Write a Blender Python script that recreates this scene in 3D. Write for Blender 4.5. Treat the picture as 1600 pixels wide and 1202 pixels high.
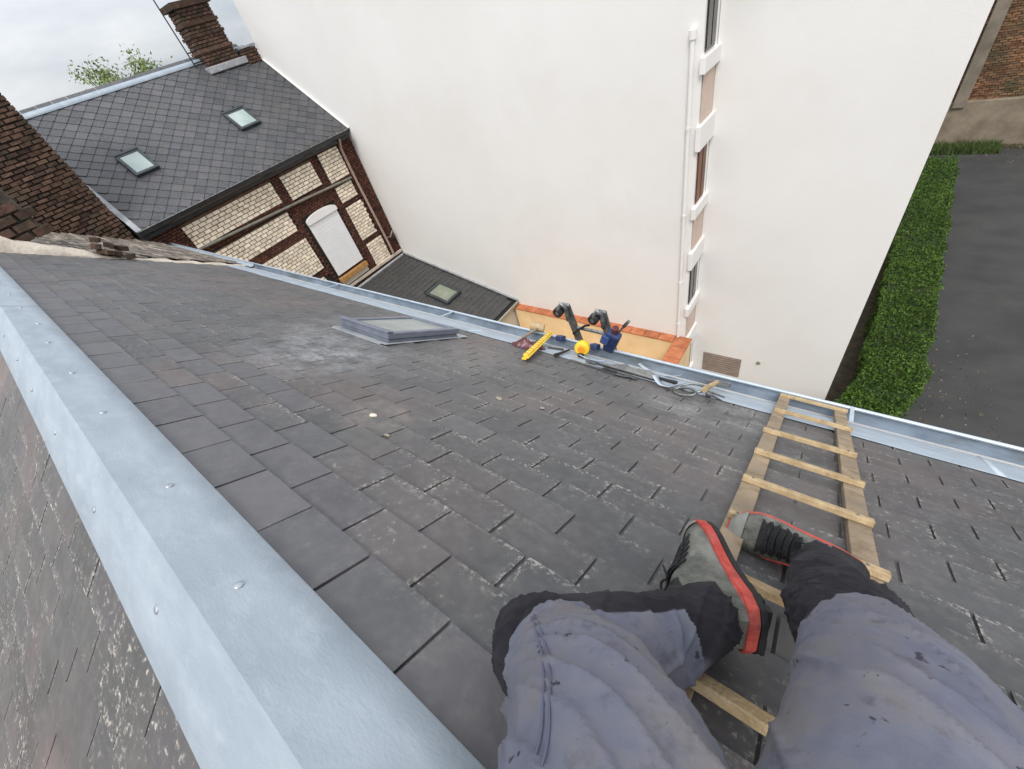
import bpy, math, random
from mathutils import Vector, Matrix, noise
random.seed(7)
for o in list(bpy.data.objects): bpy.data.objects.remove(o)
scn = bpy.context.scene
COL = scn.collection

# ------------------------------------------------------------------ camera, world, sun, exposure
G = 10.2                                    # eye height above the ground of the yard (m)
CAM = Vector((0, 0, G))
cam_d = bpy.data.cameras.new('camera'); cam = bpy.data.objects.new('camera', cam_d); COL.objects.link(cam)
cam_d.sensor_fit = 'HORIZONTAL'; cam_d.sensor_width = 36; cam_d.lens = 641.28 / 1600 * 36
cam_d.clip_start = 0.02; cam_d.clip_end = 2000
right = Vector((0.79154667, 0.56237857, -0.2391322)); down = Vector((0.27011744, -0.67298164, -0.68857264)); fwd = Vector((-0.54817008, 0.4804436, -0.68460464))
m = Matrix((right, -down, -fwd)).transposed().to_4x4(); m.translation = CAM
cam.matrix_world = m
scn.camera = cam

SUN_EL, SUN_AZ = math.radians(52), math.radians(152)     # azimuth measured from +Y towards +X: behind the sitter, to the left
world = bpy.data.worlds.new('World'); scn.world = world; world.use_nodes = True
nt = world.node_tree; nt.nodes.clear()
def N(t, typ, **kw):
    n = t.nodes.new(typ)
    for k, v in kw.items(): setattr(n, k, v)
    return n
out = N(nt, 'ShaderNodeOutputWorld'); bg = N(nt, 'ShaderNodeBackground'); nt.links.new(bg.outputs[0], out.inputs[0])
sky = N(nt, 'ShaderNodeTexSky', sky_type='NISHITA', sun_disc=False, sun_elevation=SUN_EL, sun_rotation=SUN_AZ)
sky.air_density = 1.0; sky.dust_density = 2.0
skm = N(nt, 'ShaderNodeVectorMath', operation='SCALE'); skm.inputs['Scale'].default_value = 0.09
nt.links.new(sky.outputs[0], skm.inputs[0])
tc = N(nt, 'ShaderNodeTexCoord'); sep = N(nt, 'ShaderNodeSeparateXYZ'); nt.links.new(tc.outputs['Generated'], sep.inputs[0])
mp = N(nt, 'ShaderNodeMapping'); mp.inputs['Scale'].default_value = (1, 1, 3.2); nt.links.new(tc.outputs['Generated'], mp.inputs[0])
nz = N(nt, 'ShaderNodeTexNoise'); nz.inputs['Scale'].default_value = 2.6; nz.inputs['Detail'].default_value = 7; nz.inputs['Roughness'].default_value = .55
nt.links.new(mp.outputs[0], nz.inputs[0])
cr = N(nt, 'ShaderNodeValToRGB'); cr.color_ramp.elements[0].position = .36; cr.color_ramp.elements[0].color = (.58, .63, .70, 1)
cr.color_ramp.elements[1].position = .6; cr.color_ramp.elements[1].color = (.93, .95, .98, 1)
nt.links.new(nz.outputs[0], cr.inputs[0])
zz = N(nt, 'ShaderNodeMath', operation='MAXIMUM'); zz.inputs[1].default_value = 0; nt.links.new(sep.outputs[2], zz.inputs[0])
lum = N(nt, 'ShaderNodeMath', operation='MULTIPLY_ADD'); lum.inputs[1].default_value = .95; lum.inputs[2].default_value = .62   # an overcast sky is brighter overhead
nt.links.new(zz.outputs[0], lum.inputs[0])
cl = N(nt, 'ShaderNodeVectorMath', operation='SCALE'); nt.links.new(cr.outputs[0], cl.inputs[0]); nt.links.new(lum.outputs[0], cl.inputs['Scale'])
mx = N(nt, 'ShaderNodeMix', data_type='RGBA'); mx.inputs[0].default_value = .86
nt.links.new(skm.outputs[0], mx.inputs[6]); nt.links.new(cl.outputs[0], mx.inputs[7]); nt.links.new(mx.outputs[2], bg.inputs[0]); bg.inputs[1].default_value = 1.0

sd = bpy.data.lights.new('sun', 'SUN'); sd.energy = 1.4; sd.angle = math.radians(20); sd.color = (1, .96, .9)
sun = bpy.data.objects.new('sun', sd); COL.objects.link(sun); sun.location = (0, -5, G + 20)
sdir = Vector((math.sin(SUN_AZ) * math.cos(SUN_EL), math.cos(SUN_AZ) * math.cos(SUN_EL), math.sin(SUN_EL)))
sun.rotation_euler = sdir.to_track_quat('Z', 'Y').to_euler()
vs = scn.view_settings; vs.view_transform = 'Standard'; vs.look = 'None'; vs.gamma = 1; vs.use_curve_mapping = False; vs.exposure = 0.55

# ------------------------------------------------------------------ materials
MATS = {}
def srgb(*c):
    return tuple(((x / 255) / 12.92 if x / 255 <= .04045 else ((x / 255 + .055) / 1.055) ** 2.4) for x in c)
def material(name, c1, c2=None, rough=.7, metal=0., scale=8., detail=5., lo=.35, hi=.65, bump=0., bscale=None, spec=.4, stretch=(1, 1, 1), c3=None, s3=2., l3=.5, h3=.7, objvar=0., coords='Position', alpha=None, transmission=0.):
    """two-tone noise colour, an optional second layer of spots (c3), fine relief"""
    if name in MATS: return MATS[name]
    mt = bpy.data.materials.new(name); mt.use_nodes = True; t = mt.node_tree; b = t.nodes['Principled BSDF']
    b.inputs['Roughness'].default_value = rough; b.inputs['Metallic'].default_value = metal; b.inputs['Specular IOR Level'].default_value = spec
    if transmission: b.inputs['Transmission Weight'].default_value = transmission
    g = N(t, 'ShaderNodeNewGeometry') if coords == 'Position' else N(t, 'ShaderNodeTexCoord')
    mpn = N(t, 'ShaderNodeMapping'); mpn.inputs['Scale'].default_value = stretch
    t.links.new(g.outputs[coords], mpn.inputs[0])
    col = None
    if c2 is None: c2 = tuple(min(1, x * 1.15) for x in c1)
    n1 = N(t, 'ShaderNodeTexNoise'); n1.inputs['Scale'].default_value = scale; n1.inputs['Detail'].default_value = detail; n1.inputs['Roughness'].default_value = .6
    t.links.new(mpn.outputs[0], n1.inputs[0])
    r1 = N(t, 'ShaderNodeMapRange'); r1.inputs[1].default_value = lo; r1.inputs[2].default_value = hi; t.links.new(n1.outputs[0], r1.inputs[0])
    x1 = N(t, 'ShaderNodeMix', data_type='RGBA'); x1.inputs[6].default_value = (*c1, 1); x1.inputs[7].default_value = (*c2, 1); t.links.new(r1.outputs[0], x1.inputs[0])
    col = x1.outputs[2]
    if c3 is not None:
        n3 = N(t, 'ShaderNodeTexNoise'); n3.inputs['Scale'].default_value = s3; n3.inputs['Detail'].default_value = 6; n3.inputs['Roughness'].default_value = .65
        t.links.new(mpn.outputs[0], n3.inputs[0])
        r3 = N(t, 'ShaderNodeMapRange'); r3.inputs[1].default_value = l3; r3.inputs[2].default_value = h3; t.links.new(n3.outputs[0], r3.inputs[0])
        x3 = N(t, 'ShaderNodeMix', data_type='RGBA'); x3.inputs[7].default_value = (*c3, 1); t.links.new(r3.outputs[0], x3.inputs[0]); t.links.new(col, x3.inputs[6]); col = x3.outputs[2]
    if objvar:
        at = N(t, 'ShaderNodeAttribute', attribute_name='rnd'); oi = N(t, 'ShaderNodeObjectInfo')
        ad = N(t, 'ShaderNodeMath', operation='ADD'); t.links.new(at.outputs['Fac'], ad.inputs[0]); t.links.new(oi.outputs['Random'], ad.inputs[1])
        fr = N(t, 'ShaderNodeMath', operation='FRACT'); t.links.new(ad.outputs[0], fr.inputs[0])
        ra = N(t, 'ShaderNodeMapRange'); ra.inputs[3].default_value = 1 - objvar; ra.inputs[4].default_value = 1 + objvar; t.links.new(fr.outputs[0], ra.inputs[0])
        sc = N(t, 'ShaderNodeVectorMath', operation='SCALE'); t.links.new(col, sc.inputs[0]); t.links.new(ra.outputs[0], sc.inputs['Scale']); col = sc.outputs[0]
    t.links.new(col, b.inputs['Base Color'])
    if bump:
        nb = N(t, 'ShaderNodeTexNoise'); nb.inputs['Scale'].default_value = bscale or scale * 4; nb.inputs['Detail'].default_value = 6; t.links.new(mpn.outputs[0], nb.inputs[0])
        bp = N(t, 'ShaderNodeBump'); bp.inputs['Strength'].default_value = min(1, bump * 10); bp.inputs['Distance'].default_value = .02 * bump
        t.links.new(nb.outputs[0], bp.inputs['Height']); t.links.new(bp.outputs[0], b.inputs['Normal'])
    MATS[name] = mt
    return mt

def slate_material(name, tones, lichen, lichen_amt, stains=(), pink=None):
    """slate: one tone per piece, cleft relief, lichen that sits along the free edges, pale mortar dust stains"""
    mt = bpy.data.materials.new(name); mt.use_nodes = True; t = mt.node_tree; b = t.nodes['Principled BSDF']
    b.inputs['Roughness'].default_value = .52; b.inputs['Specular IOR Level'].default_value = .5
    L = t.links.new
    g = N(t, 'ShaderNodeNewGeometry'); at = N(t, 'ShaderNodeAttribute', attribute_name='rnd'); oi = N(t, 'ShaderNodeObjectInfo')
    ad = N(t, 'ShaderNodeMath', operation='ADD'); L(at.outputs['Fac'], ad.inputs[0]); L(oi.outputs['Random'], ad.inputs[1])
    fr = N(t, 'ShaderNodeMath', operation='FRACT'); L(ad.outputs[0], fr.inputs[0])
    ramp = N(t, 'ShaderNodeValToRGB'); L(fr.outputs[0], ramp.inputs[0])
    els = ramp.color_ramp.elements
    while len(els) < len(tones): els.new(.5)
    for i, c in enumerate(tones): els[i].position = i / (len(tones) - 1); els[i].color = (*c, 1)
    col = ramp.outputs[0]
    def noise_fac(scale, lo, hi, detail=6, rough=.6):
        n = N(t, 'ShaderNodeTexNoise'); n.inputs['Scale'].default_value = scale; n.inputs['Detail'].default_value = detail; n.inputs['Roughness'].default_value = rough
        L(g.outputs['Position'], n.inputs[0]); r = N(t, 'ShaderNodeMapRange'); r.inputs[1].default_value = lo; r.inputs[2].default_value = hi; L(n.outputs[0], r.inputs[0]); return r.outputs[0]
    def mixc(fac, c, base, k=1.):
        if k != 1.:
            mu = N(t, 'ShaderNodeMath', operation='MULTIPLY'); mu.inputs[1].default_value = k; L(fac, mu.inputs[0]); fac = mu.outputs[0]
        x = N(t, 'ShaderNodeMix', data_type='RGBA'); x.inputs[7].default_value = (*c, 1); L(fac, x.inputs[0]); L(base, x.inputs[6]); return x.outputs[2]
    def mul(a, bb):
        mu = N(t, 'ShaderNodeMath', operation='MULTIPLY'); L(a, mu.inputs[0]); L(bb, mu.inputs[1]); return mu.outputs[0]
    if pink: col = mixc(noise_fac(1.1, .46, .66, 3), pink, col, .45)
    col = mixc(noise_fac(24, .42, .75), (.17, .165, .155), col, .45)
    col = mixc(noise_fac(4.5, .5, .72), (.05, .05, .05), col, .4)
    uv = N(t, 'ShaderNodeUVMap'); uv.uv_map = 'uv'; su = N(t, 'ShaderNodeSeparateXYZ'); L(uv.outputs[0], su.inputs[0])
    # distance to the free lower edge and to the side joints
    e1 = N(t, 'ShaderNodeMapRange'); e1.inputs[1].default_value = .0; e1.inputs[2].default_value = .13; e1.inputs[3].default_value = 1; e1.inputs[4].default_value = 0; L(su.outputs[1], e1.inputs[0])
    ab = N(t, 'ShaderNodeMath', operation='SUBTRACT'); ab.inputs[1].default_value = .5; L(su.outputs[0], ab.inputs[0])
    ab2 = N(t, 'ShaderNodeMath', operation='ABSOLUTE'); L(ab.outputs[0], ab2.inputs[0])
    e2 = N(t, 'ShaderNodeMapRange'); e2.inputs[1].default_value = .42; e2.inputs[2].default_value = .5; L(ab2.outputs[0], e2.inputs[0])
    em = N(t, 'ShaderNodeMath', operation='MAXIMUM'); L(e1.outputs[0], em.inputs[0]); L(e2.outputs[0], em.inputs[1])
    patch = noise_fac(3.2, .44, .6, 4)
    spots = noise_fac(75, .52, .6, 4, .7)
    col = mixc(mul(mul(em.outputs[0], spots), patch), lichen, col, min(1, lichen_amt * 1.5))
    speck = noise_fac(48, .62 - .05 * lichen_amt, .68, 5, .7)
    col = mixc(mul(speck, noise_fac(2.3, .48, .62, 4)), lichen, col, min(1, lichen_amt))
    for (px, py, pz, rad, c, k) in stains:
        vm = N(t, 'ShaderNodeVectorMath', operation='DISTANCE'); vm.inputs[1].default_value = (px, py, pz); L(g.outputs['Position'], vm.inputs[0])
        r = N(t, 'ShaderNodeMapRange'); r.inputs[1].default_value = rad * .15; r.inputs[2].default_value = rad; r.inputs[3].default_value = 1; r.inputs[4].default_value = 0; L(vm.outputs['Value'], r.inputs[0])
        col = mixc(mul(r.outputs[0], mul(noise_fac(5, .38, .6, 6, .7), noise_fac(26, .3, .6, 6, .7))), c, col, k)
    L(col, b.inputs['Base Color'])
    n = N(t, 'ShaderNodeTexNoise'); n.inputs['Scale'].default_value = 30; n.inputs['Detail'].default_value = 8; n.inputs['Roughness'].default_value = .65; L(g.outputs['Position'], n.inputs[0])
    bp = N(t, 'ShaderNodeBump'); bp.inputs['Strength'].default_value = .45; bp.inputs['Distance'].default_value = .004; L(n.outputs[0], bp.inputs['Height']); L(bp.outputs[0], b.inputs['Normal'])
    MATS[name] = mt
    return mt

# ------------------------------------------------------------------ mesh helpers
class MB:
    """collects faces; build() links them as ONE mesh object"""
    def __init__(s): s.v = []; s.f = []; s.uv = []; s.rnd = []; s.smooth = []
    def add(s, verts, faces, uv=None, rnd=0., smooth=False):
        o = len(s.v); s.v += [Vector(x) for x in verts]; s.rnd += [rnd] * len(verts)
        s.uv += (uv if uv else [(.5, .5)] * len(verts))
        for f in faces: s.f.append(tuple(i + o for i in f)); s.smooth.append(smooth)
        return s
    def box(s, c, size, M=None, rnd=0., taper=1.):
        hx, hy, hz = size[0] / 2, size[1] / 2, size[2] / 2; c = Vector(c)
        vs_ = [Vector((x * hx * (taper if z > 0 else 1), y * hy * (taper if z > 0 else 1), z * hz)) for z in (-1, 1) for y in (-1, 1) for x in (-1, 1)]
        vs_ = [c + ((M @ v) if M else v) for v in vs_]
        return s.add(vs_, [(0, 2, 3, 1), (4, 5, 7, 6), (0, 1, 5, 4), (2, 6, 7, 3), (0, 4, 6, 2), (1, 3, 7, 5)], rnd=rnd)
    def bar(s, a, b, w, h, up=(0, 0, 1), rnd=0.):
        a, b = Vector(a), Vector(b); d = b - a; L = d.length; x = d.normalized(); u = Vector(up); y = u.cross(x).normalized(); z = x.cross(y)
        return s.box((a + b) / 2, (L, w, h), Matrix((x, y, z)).transposed(), rnd)
    def tube(s, path, r, seg=8, cap=True, smooth=True):
        P = [Vector(p) for p in path]; R_ = r if isinstance(r, (list, tuple)) else [r] * len(P)
        vs_, fs = [], []; prev = None
        for i, p in enumerate(P):
            d = (P[min(i + 1, len(P) - 1)] - P[max(i - 1, 0)]).normalized()
            if prev is None: prev = d.orthogonal().normalized()
            u = (prev - d * prev.dot(d)).normalized(); w = d.cross(u); prev = u
            for k in range(seg):
                a = 2 * math.pi * k / seg; vs_.append(p + (u * math.cos(a) + w * math.sin(a)) * R_[i])
        for i in range(len(P) - 1):
            for k in range(seg):
                k2 = (k + 1) % seg; fs.append((i * seg + k, i * seg + k2, (i + 1) * seg + k2, (i + 1) * seg + k))
        s.add(vs_, fs, smooth=smooth)
        if cap:
            s.add([vs_[k] for k in range(seg)], [tuple(reversed(range(seg)))]); s.add([vs_[-seg + k] for k in range(seg)], [tuple(range(seg))])
        return s
    def prism(s, poly, ext):
        """poly: list of 3D points (planar), ext: extrusion vector"""
        n = len(poly); P = [Vector(p) for p in poly]; e = Vector(ext); Q = [p + e for p in P]
        fs = [tuple(range(n)), tuple(reversed(range(n, 2 * n)))] + [(i, n + i, n + (i + 1) % n, (i + 1) % n) for i in range(n)]
        return s.add(P + Q, fs)
    def sheet(s, profile, x0, x1, P, nx=1, thick=0., wob=0.):
        """profile [(a,b)] swept along x through P(x,a,b); a thin folded sheet"""
        n = len(profile); vs_, fs = [], []
        for layer in ((0, 1) if thick else (0,)):
            for i in range(nx + 1):
                x = x0 + (x1 - x0) * i / nx
                for (a, b_) in profile:
                    w = wob * noise.noise(Vector((x * 1.7, a * 9, b_ * 3))) if wob else 0
                    vs_.append(P(x, a, b_ + w - layer * thick))
        for i in range(nx):
            for k in range(n - 1):
                fs.append((i * n + k, (i + 1) * n + k, (i + 1) * n + k + 1, i * n + k + 1))
        if thick:
            o = (nx + 1) * n
            fs += [tuple(o + q for q in reversed(f)) for f in fs[:]]
            for i in range(nx):
                fs.append((i * n, o + i * n, o + (i + 1) * n, (i + 1) * n)); fs.append((i * n + n - 1, (i + 1) * n + n - 1, o + (i + 1) * n + n - 1, o + i * n + n - 1))
            for k in range(n - 1):
                fs.append((k, k + 1, o + k + 1, o + k)); fs.append((nx * n + k, o + nx * n + k, o + nx * n + k + 1, nx * n + k + 1))
        k_ = nx * (n - 1); o_ = len(s.v); s.add(vs_, fs[:k_], smooth=True)
        for f in fs[k_:]: s.f.append(tuple(i + o_ for i in f)); s.smooth.append(False)
        return s
    def mesh(s, name, origin=Vector((0, 0, 0))):
        me = bpy.data.meshes.new(name); me.from_pydata([v - origin for v in s.v], [], s.f)
        a = me.attributes.new('rnd', 'FLOAT', 'POINT'); a.data.foreach_set('value', s.rnd)
        ul = me.uv_layers.new(name='uv'); li = [0] * len(me.loops); me.loops.foreach_get('vertex_index', li)
        ul.data.foreach_set('uv', [c for i in li for c in s.uv[i]])
        me.polygons.foreach_set('use_smooth', s.smooth); me.update()
        return me
    def build(s, name, mat, parent=None, bevel=0., label=None, cat=None, group=None, kind=None):
        xs = [v.x for v in s.v]; ys = [v.y for v in s.v]; zs = [v.z for v in s.v]
        c = Vector(((min(xs) + max(xs)) / 2, (min(ys) + max(ys)) / 2, min(zs)))
        o = bpy.data.objects.new(name, s.mesh(name, c)); COL.objects.link(o); o.location = c
        if mat: o.data.materials.append(mat)
        attach(o, parent)
        if bevel:
            bv = o.modifiers.new('bevel', 'BEVEL'); bv.width = bevel; bv.segments = 2; bv.limit_method = 'ANGLE'; bv.angle_limit = math.radians(40)
        tag(o, label, cat, group, kind)
        return o
WLOC = {}
def attach(o, parent):
    if parent is None: WLOC[o.name] = o.location.copy(); return
    o.parent = parent; o.matrix_parent_inverse = Matrix.Translation(-WLOC[parent.name]); WLOC[o.name] = o.location.copy()
def tag(o, label=None, cat=None, group=None, kind=None):
    if label: o['label'] = label
    if cat: o['category'] = cat
    if group: o['group'] = group
    if kind: o['kind'] = kind
def thing(name, label, cat, loc, group=None):
    o = bpy.data.objects.new(name, None); o.empty_display_size = .1; COL.objects.link(o); o.location = Vector(loc); WLOC[o.name] = Vector(loc); tag(o, label, cat, group); return o
def W(x, y, z): return Vector((x, y, z + G))         # heights are measured from the eye
def rr(a, b): return random.uniform(a, b)

# roof frame: x along the ridge, s down the slope, n off the roof plane
PIT = math.radians(35); H = .7
NR = Vector((0, math.sin(PIT), math.cos(PIT))); SD = Vector((0, math.cos(PIT), -math.sin(PIT)))
def RP(x, s, n=0.): return CAM + Vector((x, 0, 0)) + NR * (n - H) + SD * s
def RV(x, s, n): return Vector((x, 0, 0)) + SD * s + NR * n
S_R = .2
RIDGE = RP(0, S_R, 0)
PB = math.radians(39); NB = Vector((0, -math.sin(PB), math.cos(PB))); QB = Vector((0, -math.cos(PB), -math.sin(PB)))
def BP(x, q, n=0.): return RIDGE + Vector((x, 0, 0)) + QB * q + NB * n

# palettes
zinc = material('zinc', srgb(152, 163, 173), srgb(167, 177, 186), rough=.6, metal=.2, scale=7, detail=8, bump=.06, bscale=160, c3=srgb(176, 185, 193), s3=16, l3=.5, h3=.8, stretch=(.6, 1.2, 1.2))
zinc_shaded = material('shaded_zinc', srgb(92, 104, 118), srgb(122, 134, 147), rough=.75, metal=.15, scale=6, bump=.2, c3=srgb(84, 88, 88), s3=3.5, l3=.5, h3=.7, stretch=(.5, 1, 1))  # darker zinc for the gutter bed: shade of the trough put into the colour
zinc_edge = material('zinc_bright', srgb(176, 190, 203), srgb(200, 210, 219), rough=.42, metal=.45, scale=9)
nail_m = material('galvanised_nail', (.36, .39, .42), (.5, .53, .56), rough=.45, metal=.7, scale=60)
pine = material('weathered_pine', srgb(126, 110, 90), srgb(170, 150, 124), rough=.75, scale=14, stretch=(1, 1, 1), bump=.2, bscale=120, c3=srgb(116, 104, 92), s3=7, l3=.48, h3=.7)
pine_rung = material('fresh_pine', srgb(160, 137, 102), srgb(190, 168, 132), rough=.7, scale=22, bump=.15, bscale=140, c3=srgb(138, 110, 74), s3=12, l3=.55, h3=.72)
stucco = material('white_render', (.815, .80, .775), (.85, .84, .82), rough=.9, scale=.45, detail=3, bump=.12, bscale=60, c3=(.79, .765, .735), s3=.8, l3=.5, h3=.9, spec=.2)
trimw = material('white_trim', (.8, .775, .75), (.85, .83, .81), rough=.7, scale=3)
asphalt = material('asphalt', (.048, .048, .048), (.066, .065, .063), rough=.9, scale=.9, bump=.3, bscale=70, c3=(.078, .076, .070), s3=.5, l3=.52, h3=.8, stretch=(.8, 1.1, 1), spec=.2)
earth = material('yard_earth', (.06, .05, .035), (.11, .09, .06), rough=.95, scale=4, bump=.4)
brick_dark = material('dark_brown_brick', srgb(66, 42, 34), srgb(104, 66, 52), rough=.9, scale=16, bump=.3, objvar=.35)
brick_old = material('old_brick', srgb(70, 52, 43), srgb(104, 80, 66), rough=.92, scale=12, bump=.3, objvar=.4, c3=srgb(60, 58, 44), s3=3, l3=.5, h3=.7)
brick_cream = material('cream_brick', srgb(232, 216, 192), srgb(250, 238, 220), rough=.9, scale=10, bump=.2, objvar=.16, c3=srgb(160, 150, 120), s3=3, l3=.56, h3=.75)
mortar_grey = material('grey_mortar', srgb(96, 88, 78), srgb(130, 122, 110), rough=.95, scale=9, bump=.4)
mortar_dark = material('sooty_mortar', srgb(30, 26, 23), srgb(50, 44, 38), rough=.95, scale=9, bump=.3)
mortar_brown = material('brown_mortar', srgb(84, 68, 52), srgb(112, 94, 74), rough=.95, scale=9, bump=.3)
lime = material('lime_mortar', srgb(196, 184, 168), srgb(222, 212, 198), rough=.95, scale=7, bump=.5, bscale=30, c3=srgb(150, 140, 124), s3=3.5, l3=.5, h3=.7)
black_pvc = material('black_metal', (.018, .019, .021), (.03, .031, .033), rough=.35, scale=5)
grey_frame = material('grey_skylight_metal', srgb(108, 113, 127), srgb(128, 133, 145), rough=.45, metal=.3, scale=6)
glass_m = material('skylight_glass', srgb(150, 166, 164), srgb(168, 182, 178), rough=.08, scale=2, spec=.9)
glass_dim = material('dusty_glass', srgb(120, 128, 112), srgb(140, 146, 128), rough=.2, scale=4, spec=.7)
shutter_m = material('white_shutter', (.82, .82, .83), (.86, .86, .87), rough=.5, scale=3)
woodsill = material('orange_wood', srgb(160, 116, 66), srgb(186, 142, 90), rough=.7, scale=8)
terracotta = material('terracotta', srgb(164, 96, 62), srgb(192, 122, 84), rough=.8, scale=5, bump=.2, objvar=.12)
cream_paint = material('cream_paint', srgb(226, 196, 150), srgb(236, 210, 168), rough=.85, scale=2, bump=.1)
concrete = material('concrete', srgb(120, 108, 92), srgb(150, 138, 120), rough=.95, scale=1.4, bump=.3, bscale=30, c3=srgb(170, 160, 140), s3=1.1, l3=.55, h3=.75)
rubble = material('rubble_brick', srgb(112, 76, 54), srgb(150, 112, 82), rough=.95, scale=2.5, bump=.4, bscale=20, objvar=.35, c3=srgb(92, 84, 62), s3=.8, l3=.45, h3=.65)
leaf_m = material('hedge_leaf', (.040, .082, .009), (.076, .14, .018), rough=.6, scale=1.2, objvar=.45, spec=.3)
leaf_dry = material('tree_leaf', (.13, .19, .045), (.2, .26, .08), rough=.7, scale=2, objvar=.4)
bark = material('bark', (.06, .045, .03), (.1, .08, .06), rough=.95, scale=8, bump=.5)
grass_m = material('grass_blade', (.05, .09, .02), (.09, .13, .035), rough=.8, scale=3, objvar=.4)
lead = material('lead_flashing', srgb(150, 152, 156), srgb(176, 178, 180), rough=.6, metal=.3, scale=6)
alu = material('aluminium', srgb(120, 122, 122), srgb(160, 162, 160), rough=.4, metal=.8, scale=14, c3=srgb(86, 84, 78), s3=12, l3=.5, h3=.7)
rubber = material('black_rubber', (.014, .014, .015), (.025, .025, .026), rough=.7, scale=20)
navy = material('navy_plastic', (.018, .03, .085), (.03, .045, .13), rough=.45, scale=10)
yellow = material('yellow_plastic', srgb(232, 190, 40), srgb(244, 208, 70), rough=.45, scale=12)
steel = material('tool_steel', (.10, .10, .11), (.2, .2, .2), rough=.4, metal=.7, scale=20)
maroon = material('maroon_rag', srgb(84, 44, 46), srgb(120, 72, 70), rough=.95, scale=18, bump=.5, c3=srgb(170, 150, 160), s3=14, l3=.55, h3=.7)
canvas = material('grey_canvas', srgb(104, 104, 102), srgb(138, 138, 134), rough=.95, scale=14, bump=.5)
def LOC(x, s, n=0.): return tuple(RP(x, s, n))
slate_near = slate_material('roof_slate', [(.066, .067, .070), (.084, .084, .087), (.100, .098, .102), (.076, .075, .080), (.092, .092, .091)], (.46, .44, .39), .5,
    stains=[(*LOC(-2.35, 1.35), .62, (.36, .37, .39), .8), (*LOC(-2.95, 1.55), .5, (.34, .34, .35), .6), (*LOC(-.42, 2.55), .42, (.33, .33, .32), .8), (*LOC(-1.9, 2.1), .5, (.24, .21, .19), .6), (*LOC(-.1, 2.6), .3, (.3, .3, .29), .6), (*LOC(-1.36, 1.0), .2, (.34, .27, .23), .7), (*LOC(-3.3, 2.0), .4, (.34, .34, .34), .5)], pink=(.165, .120, .110))
slate_new = slate_material('new_slate', [(.090, .087, .096), (.112, .108, .118), (.098, .097, .104), (.122, .118, .126)], (.3, .3, .28), .2)
slate_back = slate_material('lichened_slate', [(.078, .076, .074), (.10, .096, .092), (.094, .088, .09), (.112, .105, .10)], (.50, .46, .40), 1.0, pink=(.25, .17, .155))
slate_far = slate_material('blue_slate', [(.038, .043, .052), (.062, .063, .073), (.084, .081, .09), (.05, .055, .062), (.072, .071, .073)], (.2, .2, .17), .25)
slate_dark = slate_material('dark_slate', [(.035, .036, .036), (.048, .048, .047), (.042, .043, .045)], (.2, .19, .15), .25)

# ------------------------------------------------------------------ the ground
def structure(name, mb, mat):
    o = mb.build(name, mat); o['kind'] = 'structure'; return o
mb = MB(); R_ = 400; mb.add([W(-R_, -R_, -10.2), W(R_, -R_, -10.2), W(R_, R_, -10.2), W(-R_, R_, -10.2)], [(0, 1, 2, 3)]); structure('ground', mb, earth)
mb = MB(); mb.add([W(2.05, -30, -10.196), W(14, -30, -10.196), W(14, 27.6, -10.196), W(2.05, 27.6, -10.196)], [(0, 1, 2, 3)]); structure('driveway', mb, asphalt)

# ------------------------------------------------------------------ slates
def slate_outline(w, L, chip):
    if chip == 9: c = .46 * w; return [(-w / 2, c), (-w * .09, .012), (-w * .05, 0), (w * .05, 0), (w * .09, .012), (w / 2, c), (w / 2, L), (-w / 2, L)]     # pointed slate
    lo = [(-w / 2, rr(0, .0015)), (-w * .25, rr(-.001, .001)), (0, rr(-.001, .001)), (w * .25, rr(-.001, .001)), (w / 2, rr(0, .0015))]
    if chip == 1: lo[0] = (-w / 2 + rr(.004, .014), 0); lo.insert(0, (-w / 2, rr(.004, .016)))
    if chip == 2: lo[-1] = (w / 2 - rr(.004, .014), 0); lo.append((w / 2, rr(.004, .016)))
    if chip == 3: lo[2] = (0, rr(.002, .005)); lo[1] = (-w * .15, 0)
    return lo + [(w / 2, L), (-w / 2, L)]
def slate_geo(w, L, th, chip):
    o = slate_outline(w, L, chip); n = len(o)
    vs_ = [Vector((x, y, 0)) for x, y in o] + [Vector((x * .998, y + .0004, -th)) for x, y in o]
    uv = [(x / w + .5, y / L) for x, y in o] * 2
    return vs_, [tuple(range(n))] + [(i, n + i, n + (i + 1) % n, (i + 1) % n) for i in range(n)] + [tuple(reversed(range(n, 2 * n)))], uv
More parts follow.
